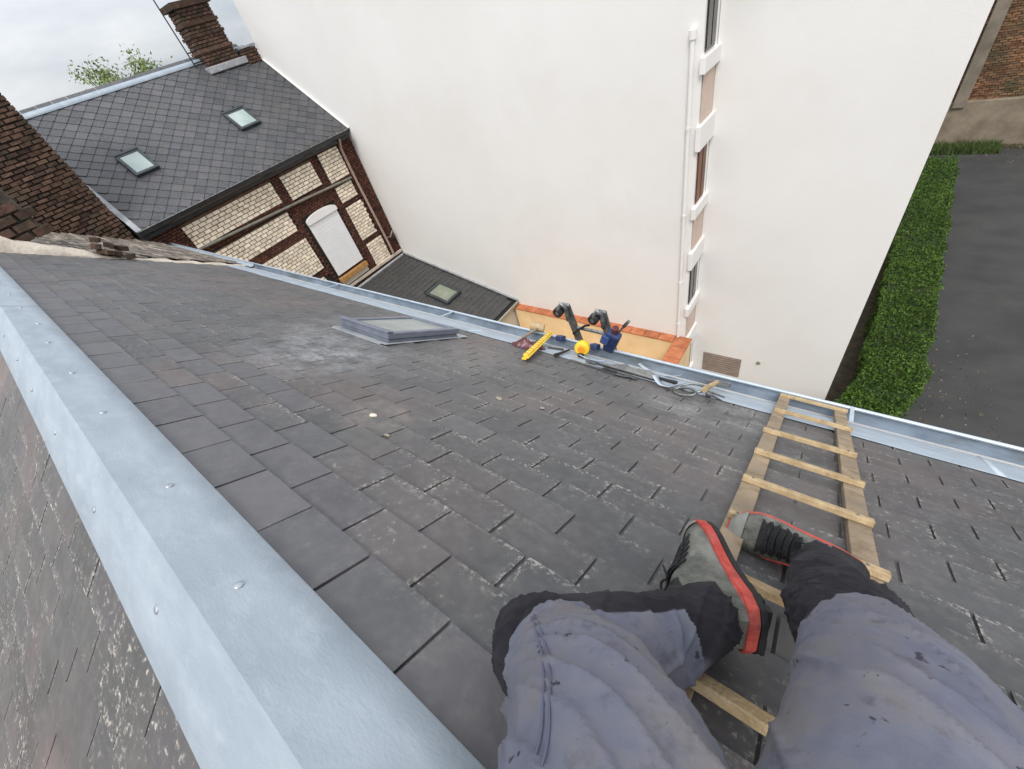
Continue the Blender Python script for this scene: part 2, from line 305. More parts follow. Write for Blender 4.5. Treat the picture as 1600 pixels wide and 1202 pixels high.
def lay_slates(parent, mat, frame, x0, x1, rows, w, e, L, th, raise_, phase, nmax, key, skip=lambda x, s: False, stuff_name='slate_courses', gapk=.017, pointed=False):
    """frame(x, s) -> (origin, X, up-slope, normal); the nmax pieces nearest to key are objects, the rest one stuff part"""
    gap = w * gapk
    var = []
    for k in range(12):
        g = slate_geo(w - gap, L, th, (9 if pointed else [0, 0, 0, 0, 1, 2, 3, 0, 1, 2, 0, 0][k])); mbv = MB(); mbv.add(g[0], g[1], g[2]); me = mbv.mesh('slate'); me.materials.append(mat); var.append((me, g))
    spots = []
    for i, s in enumerate(rows):
        off = phase + (w / 2 if i % 2 else 0)
        k0 = math.floor((x0 - off) / w); 
        for k in range(k0, int((x1 - off) / w) + 1):
            xc = off + (k + .5) * w
            if xc - w / 2 < x0 - 1e-6 - w * .3 or xc + w / 2 > x1 + w * .3 or skip(xc, s): continue
            spots.append((xc + rr(-.0012, .0012) * w / .25, s + rr(-.003, .003)))
    spots.sort(key=lambda p: key(*p))
    rest = MB()
    for j, (xc, s) in enumerate(spots):
        o_, X, U, Nn = frame(xc, s); me, g = random.choice(var)
        tilt = -math.asin((raise_ + rr(-.001, .0025)) / L); yaw = rr(-.005, .005)
        M = Matrix((X, U, Nn)).transposed() @ Matrix.Rotation(yaw, 3, 'Z') @ Matrix.Rotation(tilt, 3, 'X')
        loc = o_ + Nn * (raise_ + rr(0, .0012))
        if j < nmax:
            ob = bpy.data.objects.new('slate', me); COL.objects.link(ob); ob.parent = parent; ob.matrix_parent_inverse = Matrix.Translation(-WLOC[parent.name])
            M4 = M.to_4x4(); M4.translation = loc; ob.matrix_basis = M4
        else:
            rest.add([loc + M @ v for v in g[0]], g[1], g[2], rnd=random.random())
    if rest.v: rest.build(stuff_name, mat, parent, kind='stuff')

# ------------------------------------------------------------------ the house whose roof the worker sits on
XL, XE = -8.35, 3.6
house = thing('slate_roofed_house', 'house whose grey slate roof with zinc ridge the worker sits on', 'house', W((XL + XE) / 2, -.25, -10.2))
EAVE = RP(0, 3.42, 0); BEAVE = BP(0, 3.4, 0)
mb = MB(); y0, y1 = BEAVE.y + .35, EAVE.y - .42; ztop = EAVE.z - .12
mb.box(((XL + XE) / 2, (y0 + y1) / 2, ztop / 2), (XE - XL - .1, y1 - y0, ztop)); mb.build('wall', material('house_render', (.5, .46, .4), (.58, .54, .48), rough=.9, scale=2), house)
for xx in (XL + .06, XE - .26):      # gable ends
    mb = MB(); g = RIDGE + Vector((xx, 0, -.09)); mb.prism([g, Vector((xx, y1, ztop)), Vector((xx, y0, ztop))], (.2, 0, 0)); mb.build('gable', MATS['house_render'], house)
deck = material('roof_underlay', (.012, .012, .012), (.02, .02, .02), rough=.95)
mb = MB(); mb.prism([RP(XL, S_R, -.006), RP(XL, 3.3, -.006), RP(XL, 3.3, -.06), RP(XL, S_R, -.06)], (XE - XL, 0, 0)); roof = mb.build('roof', deck, house)
mb = MB(); mb.prism([BP(XL, 0, -.006), BP(XL, 0, -.06), BP(XL, 3.4, -.06), BP(XL, 3.4, -.006)], (XE - XL, 0, 0)); broof = mb.build('back_roof', deck, house)
SKX0, SKX1, SKS0, SKS1 = -3.06, -2.44, 1.86, 2.6
WS, EX, LS = .2585, .13, .272
rows = [.62 + EX * i for i in range(-1, 19)]
def ffront(x, s): return RP(x, s, 0), Vector((1, 0, 0)), -SD, NR
def dist_cam(P): return lambda x, s: (P(x, s) - CAM).length
def hidden(x, s): return SKX0 - .05 < x < SKX1 + .05 and SKS0 + .0 < s < SKS1 + .18
def front_key(x, s):
    p = RP(x, s) - CAM; c = Vector((p.dot(right), p.dot(down), p.dot(fwd)))
    if c.z < .05: return 99
    u, v = c.x / c.z * 641, c.y / c.z * 641
    return p.length ** 2 / max(.05, abs(p.normalized().dot(NR))) * (1 if abs(u) < 860 and abs(v) < 680 else 50)
newer = lambda x, s: s < .80 + .12 * math.sin(x * 2.3) and x < -.42 + .5 * (.80 - s) and (s < .55 or (int(x * 37 + s * 91) % 5) > 1)          # the top courses were renewed with the ridge
lay_slates(roof, slate_new, ffront, XL + .05, XE, rows, WS, EX, LS, .006, .016, -.408, 60, front_key, lambda x, s: not newer(x, s), 'new_slate_courses', .03)
lay_slates(roof, slate_near, ffront, XL + .05, XE, rows, WS, EX, LS, .006, .016, -.408, 240, front_key, lambda x, s: hidden(x, s) or newer(x, s), gapk=.03)
lay_slates(broof, slate_back, lambda x, q: (BP(x, q, 0), Vector((1, 0, 0)), -QB, NB), XL + .05, XE, [.33 + EX * i for i in range(0, 23)], WS, EX, LS, .0055, .0135, -.333, 140,
           lambda x, q: (BP(x, q) - CAM).length + (5 if x > -.4 else 0))

# zinc ridge capping with its nails
def rcap(x, a, b_):      # a < 0: back wing, a > 0: front wing
    if abs(a) < 1e-5: return RIDGE + Vector((x, 0, b_ / math.cos(math.radians(37))))
    if a < 0: return BP(x, -a, b_)
    return RP(x, S_R + a, b_)
joint = [XL + .3, -6.1, -4.1, -2.1, -.1, 1.9, XE]
for i in range(len(joint) - 1):
    mb = MB(); z_ = .0005 * (i % 2) * 3
    x0_, x1_ = joint[i] - (.06 if i else 0), joint[i + 1]
    mb.sheet([(-.187, .0185 + z_), (-.183, .0215 + z_), (-.1, .0222 + z_), (-.03, .0228 + z_), (0, .0235 + z_)], x0_, x1_, rcap, nx=30, wob=.0005)
    mb.sheet([(0, .0235 + z_), (.03, .0228 + z_), (.09, .0222 + z_), (.143, .0205 + z_), (.147, .0165 + z_)], x0_, x1_, rcap, nx=30, wob=.0005)
    rc = mb.build('ridge_capping', zinc, house)
    for k in range(int((joint[i + 1] - joint[i]) / .56) + 1):
        for a, dx in ((.066, 0.), (-.095, .17)):
            x = -.717 - dx + (k - 20) * .56
            x += .56 * round((joint[i] + .28 - (-.717) + 20 * .56) / .56)
            if not (joint[i] < x < joint[i + 1] - .04): continue
            c = rcap(x + rr(-.05, .05), a + rr(-.014, .014), .0258); nn = NR if a > 0 else NB
            nb_ = MB(); q = nn.orthogonal().normalized(); w2 = nn.cross(q); ring = lambda r, h: [c + nn * h + (q * math.cos(t * math.pi / 5) + w2 * math.sin(t * math.pi / 5)) * r for t in range(10)]
            tl = Vector((rr(-.1, .1), 0, 0))
            nb_.add(ring(.0095, -.004) + ring(.0095, .0008) + ring(.007, .0018), [(t, (t + 1) % 10, 10 + (t + 1) % 10, 10 + t) for t in range(10)] + [(10 + t, 10 + (t + 1) % 10, 20 + (t + 1) % 10, 20 + t) for t in range(10)] + [tuple(range(20, 30))], smooth=True)
            nb_.build('nail', nail_m, rc)

# zinc eaves gutter: an apron on the slope, a shallow bed and a rolled front lip
GX0 = -12.95
prof = [(2.885, .017), (2.89, .019), (3.14, .021), (3.20, .016), (3.25, -.012), (3.28, -.030)]
mb = MB(); mb.sheet(prof, XL, XE, RP, nx=40, thick=.0015, wob=.004); gut = mb.build('gutter', zinc, house)
mb = MB(); mb.sheet([(3.2805, -.0305), (3.335, -.034), (3.372, -.022), (3.388, .02), (3.398, .068)], XL, XE, RP, nx=40, thick=.0015, wob=.003); mb.build('gutter_bed', zinc_shaded, gut)
mb = MB(); mb.tube([RP(x, 3.402, .07) for x in (XL, -6, -3, 0, XE)], .0125, 10); mb.build('rolled_lip', zinc_edge, gut)
for x in [-5.6, -3.3, .33, 2.7]:
    mb = MB(); mb.bar(RP(x, 3.2, .024), RP(x, 3.40, .078), .022, .003, NR); mb.build('bracket', zinc_edge, gut)
for x in (-6.1, -2.6, .9):     # soldered joint straps
    mb = MB(); mb.sheet([(2.884, .0195), (3.14, .0228), (3.20, .018), (3.25, -.010)], x - .018, x + .018, RP, nx=1, thick=.001); mb.build('joint_strap', zinc_edge, gut)
mb = MB(); mb.bar(RP(XL, 3.36, -.09), RP(XE, 3.36, -.09), .03, .16, NR); mb.build('fascia', material('fascia_paint', (.5, .49, .47), rough=.7), house)

# skylights: kerb, four frame rails, pane, flashing apron
def skylight(parent, P, Mx, x0, x1, s0, s1, h, rail, fm, gm, flash=None, hood=False):
    def bx(mb, xa, xb, sa, sb, na, nb): return mb.box(P((xa + xb) / 2, (sa + sb) / 2, (na + nb) / 2), (xb - xa, sb - sa, nb - na), Mx)
    mb = MB(); bx(mb, x0 + .012, x1 - .012, s0 + .012, s1 - .012, -.05, h * .45); sk = mb.build('skylight', fm, parent, bevel=.003)
    for (xa, xb, sa, sb) in ((x0, x0 + rail, s0, s1), (x1 - rail, x1, s0, s1), (x0 + rail + .001, x1 - rail - .001, s0 + .001, s0 + rail * 1.5), (x0 + rail + .001, x1 - rail - .001, s1 - rail, s1 - .001)):
        mb = MB(); bx(mb, xa, xb, sa, sb, h * .5, h); mb.build('frame_rail', fm, sk, bevel=.004)
    mb = MB(); bx(mb, x0 + rail + .002, x1 - rail - .002, s0 + rail * 1.5 + .002, s1 - rail - .002, h * .5, h * .86); mb.build('pane', gm, sk)
    if hood:
        mb = MB(); bx(mb, x0 - .004, x1 + .004, s0 - .012, s0 + rail * .8, h + .002, h * 1.18); mb.build('hood', fm, sk, bevel=.006)
    if flash:
        for (xa, xb, sa, sb) in ((x0 - .035, x0 - .002, s0 - .05, s1 + .08), (x1 + .002, x1 + .035, s0 - .05, s1 + .08), (x0 - .001, x1 + .001, s1 + .002, s1 + .09), (x0 - .001, x1 + .001, s0 - .08, s0 - .002)):
            mb = MB(); bx(mb, xa, xb, sa, sb, .017, .0195); mb.build('flashing', flash, sk)
    return sk
MR = Matrix((Vector((1, 0, 0)), SD, NR)).transposed()
skylight(house, RP, MR, -3.06, -2.44, 1.86, 2.6, .088, .06, grey_frame, material('hazy_glass', srgb(132, 138, 136), srgb(154, 159, 155), rough=.3, scale=5, spec=.5), lead, True)

# ------------------------------------------------------------------ brickwork helper
def brick_field(mb, P, u0, u1, v0, v1, bl, bh, joint, depth, jit=.004, hole=lambda u, v: False):
    """P(u, v, n): bricks as boxes in running bond, proud of their bed by depth"""
    r = 0; v = v0
    while v < v1 - bh * .5:
        u = u0 - (bl / 2 if r % 2 else 0)
        while u < u1 - .01:
            a, b_ = max(u, u0), min(u + bl - joint, u1); 
            if b_ - a > bl * .15 and not hole((a + b_) / 2, v + bh / 2):
                t = min(v + bh - joint, v1); d = depth + rr(-jit, jit); j = [rr(-jit, jit) * .5 for _ in range(8)]
                q = [P(a + j[0], v + j[1], -.01), P(b_ + j[2], v + j[1], -.01), P(b_ + j[2], t + j[3], -.01), P(a + j[0], t + j[3], -.01),
                     P(a + j[0] + .003, v + j[1] + .003, d), P(b_ + j[2] - .003, v + j[1] + .003, d + j[4]), P(b_ + j[2] - .003, t + j[3] - .003, d), P(a + j[0] + .003, t + j[3] - .003, d + j[5])]
                mb.add(q, [(4, 5, 6, 7), (0, 1, 5, 4), (1, 2, 6, 5), (2, 3, 7, 6), (3, 0, 4, 7)], rnd=random.random())
            u += bl
        v += bh; r += 1
    return mb

# ------------------------------------------------------------------ house with the half brick facade, at right angles to the near roof
FX = -13.0
fh = thing('brick_house', 'brick house with cream panels, white shutter and blue slate roof', 'house', W(-16, 5.2, -10.2))
FP = lambda y, z, n: W(FX + n, y, z)
mb = MB(); mb.prism([W(FX - 6.2, 2.0, -10.2), W(FX, 2.0, -10.2), W(FX, 2.0, -1.95), W(FX - 3.1, 2.0, .38), W(FX - 6.2, 2.0, -1.95)], (0, 6.4, 0)); wl = mb.build('wall', mortar_dark, fh)
panels = [(2.85, 5.42, -2.86, -2.25), (5.73, 6.80, -2.95, -2.25), (7.10, 7.84, -3.06, -2.25), (2.6, 5.38, -3.68, -3.1), (2.6, 5.44, -4.98, -3.93), (7.12, 7.76, -3.68, -3.2), (7.13, 7.80, -4.96, -3.85), (7.18, 7.86, -5.98, -5.12), (2.6, 5.3, -6.3, -5.2), (5.0, 5.5, -6.2, -5.25)]
inpan = lambda y, z: any(a - .03 < y < b + .03 and c - .02 < z < d + .02 for a, b, c, d in panels) or (5.62 < y < 6.9 and -5.9 < z < -3.45)
mb = MB(); brick_field(mb, FP, 2.02, 8.40, -7.0, -1.98, .115, .068, .012, .028, hole=inpan); mb.build('dark_bricks', brick_dark, wl, kind='stuff')
for a, b, c, d in panels[:9]:
    mb = MB(); mb.box(W(FX + .006, (a + b) / 2, (c + d) / 2), (.02, b - a, d - c)); pn = mb.build('infill_panel', mortar_brown, fh)
    mb = MB(); brick_field(mb, lambda y, z, n: W(FX + .012 + n, y, z), a, b, c, d, .185, .094, .016, .03, .005); mb.build('cream_bricks', brick_cream, pn, kind='stuff')
# shutter, arched lintel, sill
mb = MB(); mb.box(W(FX + .03, 6.27, -4.53), (.05, 1.08, 1.86)); shu = mb.build('shutter', shutter_m, fh, bevel=.006)
for k in range(18):
    mb = MB(); mb.box(W(FX + .062, 6.27, -5.4 + k * .1), (.012, 1.04, .09)); mb.build('slat', shutter_m, shu, bevel=.004)
mb = MB(); arc = [W(FX + .02, 6.27 + .56 * math.cos(t), -3.62 + .14 * math.sin(t)) for t in [math.pi * k / 10 for k in range(11)]]
mb.prism([W(FX + .02, 6.83, -3.72)] + arc + [W(FX + .02, 5.71, -3.72)], (.09, 0, 0)); mb.build('arched_lintel', trimw, fh, bevel=.006)
mb = MB(); mb.box(W(FX + .07, 6.26, -5.62), (.16, 1.16, .16)); mb.build('sill', woodsill, fh, bevel=.01)
mb = MB(); mb.box(W(FX + .035, 6.27, -5.8), (.06, 1.1, .16)); mb.build('under_sill', lime, fh, bevel=.008)
# base ledge, wall pipes
mb = MB(); mb.bar(W(FX + .06, 5.4, -5.95), W(FX + .06, 8.36, -6.0), .06, .09); mb.build('ledge', lime, fh, bevel=.01)
mb = MB(); mb.tube([W(FX + .09, 2.4, -2.86), W(FX + .09, 3.0, -2.88), W(FX + .09, 5.7, -3.03), W(FX + .09, 7.78, -3.16)], .036, 10); mb.build('wall_pipe', material('grey_pipe', srgb(110, 108, 100), srgb(132, 130, 120), rough=.6, scale=6), fh)
mb = MB(); mb.tube([W(FX + .25, 7.92, -1.95), W(FX + .22, 7.9, -2.15), W(FX + .1, 7.9, -2.35), W(FX + .1, 7.9, -3.3), W(FX + .1, 7.97, -5.5), W(FX + .1, 7.97, -5.9)], .04, 10); mb.build('downpipe', material('pinkish_pipe', srgb(150, 128, 116), srgb(172, 150, 136), rough=.6, scale=6), fh)
mb = MB(); mb.tube([W(FX + .1, 7.97, -5.3), W(FX + .14, 8.12, -5.35), W(FX + .16, 8.3, -5.2)], .03, 8); mb.build('pipe_branch', alu, fh)
# roof of that house
RA = math.atan2(1.47, 1.96); EY, EZ = -12.80, -1.99
N2 = Vector((math.sin(RA), 0, math.cos(RA))); D2 = Vector((math.cos(RA), 0, -math.sin(RA)))   # D2 runs down the slope, towards +X
E0 = W(EY, 0, EZ)
def FPn(y, s, n=0.): return E0 + Vector((0, y, 0)) - D2 * (SL2 - s) + N2 * n       # s = 0 at the ridge
SL2 = 4.12
mb = MB(); mb.prism([FPn(2.0, 0, -.01), FPn(2.0, 0, -.09), FPn(2.0, SL2, -.09), FPn(2.0, SL2, -.01)], (0, 6.42, 0)); r2 = mb.build('roof', deck, fh)
rg = FPn(0, 0, 0)
mb = MB(); mb.prism([Vector((rg.x, 2.0, rg.z - .01)), Vector((rg.x, 2.0, rg.z - .09)), Vector((rg.x - 3.4, 2.0, rg.z - 2.64)), Vector((rg.x - 3.4, 2.0, rg.z - 2.56))], (0, 6.42, 0)); mb.build('rear_roof', slate_far, fh)
sk_s = [SL2 - (FX + .2 - (-14.45)) / math.cos(RA), SL2 - (FX + .2 - (-13.85)) / math.cos(RA)]
def skip2(x, s): return (2.98 < x < 3.62 or 5.85 < x < 6.6) and sk_s[0] + .02 < s < sk_s[1] + .12
lay_slates(r2, slate_far, lambda y, s: (FPn(y, s, 0), Vector((0, 1, 0)), -D2, N2), 2.1, 8.38, [.28 + .16 * i for i in range(25)], .34, .16, .48, .008, .026, 2.1, 300, lambda y, s: -s, skip2, gapk=.03, pointed=True)
mb = MB(); mb.bar(FPn(2.1, SL2 - .12, .002), FPn(8.38, SL2 - .12, .002), .26, .012, N2); mb.build('eaves_course', slate_far, r2)
M2 = Matrix((Vector((0, 1, 0)), D2, N2)).transposed()
dark_frame = material('dark_frame', srgb(58, 64, 66), srgb(76, 82, 84), rough=.5, metal=.3, scale=6)
skylight(fh, FPn, M2, 3.02, 3.58, sk_s[0], sk_s[1], .1, .07, dark_frame, glass_m, None, True)
skylight(fh, FPn, M2, 5.90, 6.52, sk_s[0], sk_s[1] - .04, .1, .07, dark_frame, glass_m, None, True)
mb = MB(); mb.sheet([(-.17, -.1), (-.02, .045), (0, .055), (.16, .035)], 2.0, 8.3, lambda x, a, b_: (FPn(x, a, b_) if a >= 0 else Vector((rg.x + a, x, rg.z + b_))), nx=6, thick=.003); mb.build('ridge_capping', zinc, fh)
mb = MB(); gp = [(-.005, .03), (.0, -.03), (.03, -.085), (.08, -.1), (.13, -.07), (.145, .0), (.15, .03)]
mb.sheet(gp, 2.0, 8.25, lambda x, a, b_: W(EY + a, x, EZ + b_), nx=4, thick=.004); g2 = mb.build('gutter', black_pvc, fh)
mb = MB(); mb.tube([W(EY + .15, 2.0, EZ + .032), W(EY + .15, 8.25, EZ + .032)], .013, 8); mb.build('gutter_bead', alu, g2)
mb = MB(); mb.bar(W(EY - .035, 2.0, EZ - .1), W(EY - .035, 8.3, EZ - .1), .03, .2); mb.build('fascia', black_pvc, fh)
mb = MB(); mb.bar(FPn(2.06, .2, .035), FPn(2.06, SL2, .035), .12, .01, N2); mb.build('verge_flashing', lead, fh)
mb = MB(); mb.bar(FPn(8.385, .2, .035), FPn(8.385, SL2, .035), .05, .02, N2); mb.build('wall_flashing', trimw, fh)
# chimney of that house at its ridge
CX, CY = -16.0, 7.35
cb = W(CX, CY, .25); ch = thing('brick_chimney', 'tall brown brick chimney with aerial on the blue slate roof ridge', 'chimney', cb)
def stack(parent, cx, cy, z0, z1, wx, wy, bl=.16, bh=.075, bm=brick_old, mm=mortar_dark, name='stack'):
    mb = MB(); mb.box(W(cx, cy, (z0 + z1) / 2), (wx - .03, wy - .03, z1 - z0)); st = mb.build(name, mm, parent)
    mb = MB()
    brick_field(mb, lambda u, v, n: W(cx + wx / 2 - .012 + n, cy + u, v), -wy / 2, wy / 2, z0, z1, bl, bh, .014, .018)
    brick_field(mb, lambda u, v, n: W(cx - u, cy - wy / 2 + .012 - n, v) if True else None, -wx / 2, wx / 2, z0, z1, bl, bh, .014, .018)
    brick_field(mb, lambda u, v, n: W(cx + u, cy + wy / 2 - .012 + n, v), -wx / 2, wx / 2, z0, z1, bl, bh, .014, .018)
    brick_field(mb, lambda u, v, n: W(cx - wx / 2 + .012 - n, cy - u, v), -wy / 2, wy / 2, z0, z1, bl, bh, .014, .018)
    mb.build('bricks', bm, st, kind='stuff'); return st
stack(ch, CX, CY, .1, 1.55, .55, .95)
for zc in (.62, .95, 1.2):
    mb = MB(); mb.box(W(CX, CY, zc), (.62, 1.02, .07)); mb.build('brick_course', brick_old, ch, bevel=.008)
mb = MB(); mb.box(W(CX, CY, 1.6), (.72, 1.12, .14)); mb.build('cap', brick_old, ch, bevel=.01)
mb = MB(); mb.box(W(CX + .02, CY, .20), (.95, 1.2, .16)); mb.build('base_flashing', lead, ch, bevel=.02)
an = thing('aerial', 'thin dark aerial mast clamped to the brown brick chimney', 'aerial', W(CX + .1, CY - .75, .3))
mb = MB(); mb.tube([W(CX + .1, CY - .75, .1), W(CX + .1, CY - .75, 2.9)], .018, 8); mb.build('mast', black_pvc, an)
for zc in (.45, .68):
    mb = MB(); mb.tube([W(CX + .1, CY - .75, zc), W(CX + .1, CY - .45, zc)], .016, 6); mb.build('clamp', black_pvc, an)
for k, zc in enumerate((2.5, 2.65, 2.8)):
    mb = MB(); mb.tube([W(CX + .1, CY - 1.1 + .05 * k, zc), W(CX + .1, CY - .4 - .05 * k, zc)], .008, 6); mb.build('element', alu, an)
# small stack in front of the white house
c2 = thing('brick_stub', 'small brick stub with flashing between chimney and white building', 'chimney', W(-15.9, 8.16, .15))
stack(c2, -15.7, 8.16, 0, .42, .42, .42)
mb = MB(); mb.box(W(-15.7, 8.16, .46), (.46, .46, .06)); mb.build('cap', lead, c2, bevel=.01)
# brick gable at the left
bg_ = thing('brick_gable', 'dark weathered brick gable wall left of the blue slate roof', 'wall', W(-13.5, .3, -10.2))
mb = MB(); mb.box(W(-13.6, .18, -4.3), (1.16, 3.5, 11.8)); gw = mb.build('wall', mortar_dark, bg_)
mb = MB(); brick_field(mb, lambda y, z, n: W(-13.02 + n, y, z), -1.55, 1.95, -2.6, 1.6, .20, .078, .018, .03, .017); 
brick_field(mb, lambda u, z, n: W(-13.02 - u, 1.93 + n, z), 0, 1.1, -2.6, 1.6, .20, .078, .016, .02, .006); mb.build('bricks', brick_old, gw, kind='stuff')
mb = MB(); mb.box(W(-13.6, .18, 1.66), (1.3, 3.64, .12)); mb.build('coping', concrete, bg_, bevel=.02)

# ------------------------------------------------------------------ older roof beyond the near slates, with its crumbling chimney stump
nb_h = thing('old_tiled_house', 'neighbouring roof of pale weathered tiles beyond the slates, before brick house', 'house', W(-10.7, .9, -10.2))
mb = MB(); mb.box(((GX0 + XL) / 2, (y0 + y1) / 2, ztop / 2), (XL - GX0 - .1, y1 - y0, ztop)); mb.build('wall', MATS['house_render'], nb_h)
mb = MB(); mb.prism([RP(GX0, -.1, .02), RP(GX0, 3.25, .02), RP(GX0, 3.25, -.06), RP(GX0, -.1, -.06)], (XL - GX0 - .03, 0, 0)); nr_ = mb.build('roof', deck, nb_h)
mb = MB(); mb.prism([BP(GX0, .05, .0), BP(GX0, .05, -.06), BP(GX0, 3.4, -.06), BP(GX0, 3.4, .0)], (XL - GX0 - .03, 0, 0)); mb.build('back_roof', slate_back, nb_h)
tile_m = material('weathered_tile', srgb(98, 93, 88), srgb(142, 133, 124), rough=.95, scale=3, bump=.4, bscale=30, objvar=.3, c3=srgb(196, 183, 166), s3=4, l3=.5, h3=.68, stretch=(.25, 3, 3))
mb = MB()
for i in range(24):
    s = .12 + .13 * i; x = GX0 + .05 - (.13 if i % 2 else 0)
    while x < XL - .16:
        c = RP(x + .13, s, .055 + rr(-.008, .012)); Mx = MR @ Matrix.Rotation(rr(-.03, .03), 3, 'Z') @ Matrix.Rotation(.10 + rr(-.03, .03), 3, 'X').inverted()
        mb.box(c, (.252, .2, .018), Mx, rnd=random.random()); x += .26
mb.build('tiles', tile_m, nr_, kind='stuff')
mb = MB(); gq = [(3.1, .03), (3.30, .012), (3.335, .006), (3.365, .012), (3.385, .03), (3.398, .068)]
mb.sheet(gq, GX0, XL - .02, RP, nx=6, thick=.0015); ng = mb.build('gutter', zinc, nb_h)
mb = MB(); mb.tube([RP(GX0, 3.402, .07), RP(XL - .02, 3.402, .07)], .012, 8); mb.build('rolled_lip', zinc_edge, ng)
# mortar fillet between the two roofs: a lumpy ribbon
def lump_ribbon(mb, pts, widths, heights, seg=10, nz=.3, frame=None):
    vs_, fs = [], []
    for i, (c, w, h_) in enumerate(zip(pts, widths, heights)):
        for k in range(seg + 1):
            t = math.pi * k / seg
            n_ = 1 + nz * noise.noise(Vector((i * .7, k * .6, w * 7)))
            vs_.append(c + RV(-math.cos(t) * w * n_, 0, math.sin(t) * h_ * n_ - .01))
    n = seg + 1
    for i in range(len(pts) - 1):
        for k in range(seg): fs.append((i * n + k, i * n + k + 1, (i + 1) * n + k + 1, (i + 1) * n + k))
    return mb.add(vs_, fs, smooth=True)
mb = MB(); P_ = [RP(XL + .02 - .01 * math.sin(k), .1 + .125 * k, 0) for k in range(26)]
lump_ribbon(mb, P_, [.06 + .015 * math.sin(k * 1.7) if k > 10 else .26 - .014 * k for k in range(26)], [.25 - .017 * k if k < 10 else .05 + .008 * math.sin(k * 2.1) for k in range(26)]); mb.build('mortar_fillet', lime, nb_h)
st_ = thing('chimney_stump', 'crumbling stump of dark bricks bedded in pale mortar at ridge end', 'chimney', RP(-8.8, .2, 0))
mb = MB(); mb.box(W(-9.0, -.1, -.5), (.8, 1.25, .75)); sc_ = mb.build('core', mortar_grey, st_)
blocks = material('old_block', srgb(60, 46, 39), srgb(98, 74, 62), rough=.95, scale=6, bump=.5, bscale=25, objvar=.45, c3=srgb(52, 48, 36), s3=4, l3=.45, h3=.65)
for r in range(7):
    zc = -.84 + r * .115; off = (r % 2) * .12
    for k in range(6):
        yc = -.7 + off + k * .24
        if yc > .62 - .03 * r * (r > 3) + rr(-.06, .06): continue
        mb = MB(); mb.box(W(-8.6 + rr(-.035, .035), yc, zc), (.2 + rr(-.02, .03), .215 + rr(-.02, .02), .094 + rr(-.008, .008)), Matrix.Rotation(rr(-.07, .07), 3, 'Z') @ Matrix.Rotation(rr(-.06, .06), 3, 'X')); mb.build('brick', blocks, st_, bevel=.008)
for (x, s, n_) in ((-8.22, 1.42, .10), (-8.25, 1.55, .09), (-8.35, 1.48, .19), (-8.2, 1.68, .07), (-8.38, 1.62, .16), (-8.3, 1.34, .16), (-8.42, 1.36, .24)):
    mb = MB(); mb.box(RP(x, s, n_), (.21, .1, .065), MR @ Matrix.Rotation(rr(-.5, .5), 3, 'Z') @ Matrix.Rotation(rr(-.2, .2), 3, 'X')); mb.build('loose_brick', blocks, st_, bevel=.006)

# ------------------------------------------------------------------ lean-to with skylight
lt = thing('lean_to', 'low dark slate lean-to with a skylight against the white wall', 'outbuilding', W(-10.5, 6.9, -10.2))
LA = math.radians(13.45); D3 = Vector((math.cos(LA), 0, -math.sin(LA))); N3 = Vector((math.sin(LA), 0, math.cos(LA))); L0 = W(-13.0, 0, -6.15)
def LP(y, s, n=0.): return L0 + Vector((0, y, 0)) + D3 * s + N3 * n
SL3 = 5.2
mb = MB(); mb.prism([W(-12.98, 4.4, -10.2), W(-8.05, 4.4, -10.2), W(-8.05, 4.4, -7.5), W(-12.98, 4.4, -6.32)], (0, 4.0, 0)); mb.build('wall', MATS['house_render'], lt)
mb = MB(); mb.prism([LP(4.3, .02, -.012), LP(4.3, SL3, -.012), LP(4.3, SL3, -.09), LP(4.3, .02, -.09)], (0, 4.1, 0)); r3 = mb.build('roof', deck, lt)
lay_slates(r3, slate_dark, lambda y, s: (LP(y, s), Vector((0, 1, 0)), -D3, N3), 4.35, 8.40, [.24 + .2 * i for i in range(25)], .26, .2, .41, .007, .019, 4.35, 0, lambda y, s: s, lambda y, s: 6.95 < y < 7.8 and 2.3 < s < 3.5, 'slates')
M3 = Matrix((Vector((0, 1, 0)), D3, N3)).transposed()
skylight(lt, LP, M3, 7.02, 7.74, 2.36, 3.36, .11, .09, dark_frame, glass_dim, None, False)
mb = MB(); mb.bar(LP(8.38, .05, .06), LP(8.38, SL3, .06), .07, .03, N3); mb.build('wall_flashing', lead, lt)
mb = MB(); mb.bar(LP(4.3, SL3 + .01, -.03), LP(8.4, SL3 + .01, -.03), .05, .1, N3); mb.build('eaves_board', material('pale_board', srgb(150, 146, 132), rough=.8), lt)
mb = MB(); mb.tube([LP(4.3, .1, .03), LP(8.3, .1, .03)], .05, 8); mb.build('top_flashing', lead, lt)

# ------------------------------------------------------------------ terrace with terracotta coping
te = thing('terrace', 'cream painted terrace wall with terracotta tile coping below the white wall', 'terrace', W(-5.2, 6.4, -10.2))
mb = MB(); mb.box(W(-5.2, 6.3, -9.35), (5.5, 4.2, 1.7)); mb.build('floor', material('terrace_floor', srgb(206, 176, 138), srgb(220, 194, 156), rough=.85, scale=3), te)
mb = MB(); mb.box(W(-5.2, 8.295, -8.0), (5.5, .22, .96)); mb.build('back_parapet', cream_paint, te)
mb = MB(); mb.box(W(-2.62, 6.19, -8.0), (.34, 3.98, .96)); mb.build('side_parapet', cream_paint, te)
nT = 13
for k in range(nT):
    x = -7.93 + 5.1 * (k + .5) / nT; mb = MB(); mb.box(W(x, 8.29, -7.495 + rr(-.004, .004)), (5.1 / nT - .012, .26, .045)); mb.build('coping_tile', terracotta, te, bevel=.01)
for k in range(10):
    y = 8.42 - 4.2 * (k + .5) / 10; mb = MB(); mb.box(W(-2.62, y, -7.492 + rr(-.004, .004)), (.40, 4.2 / 10 - .012, .045)); mb.build('coping_tile', terracotta, te, bevel=.01)

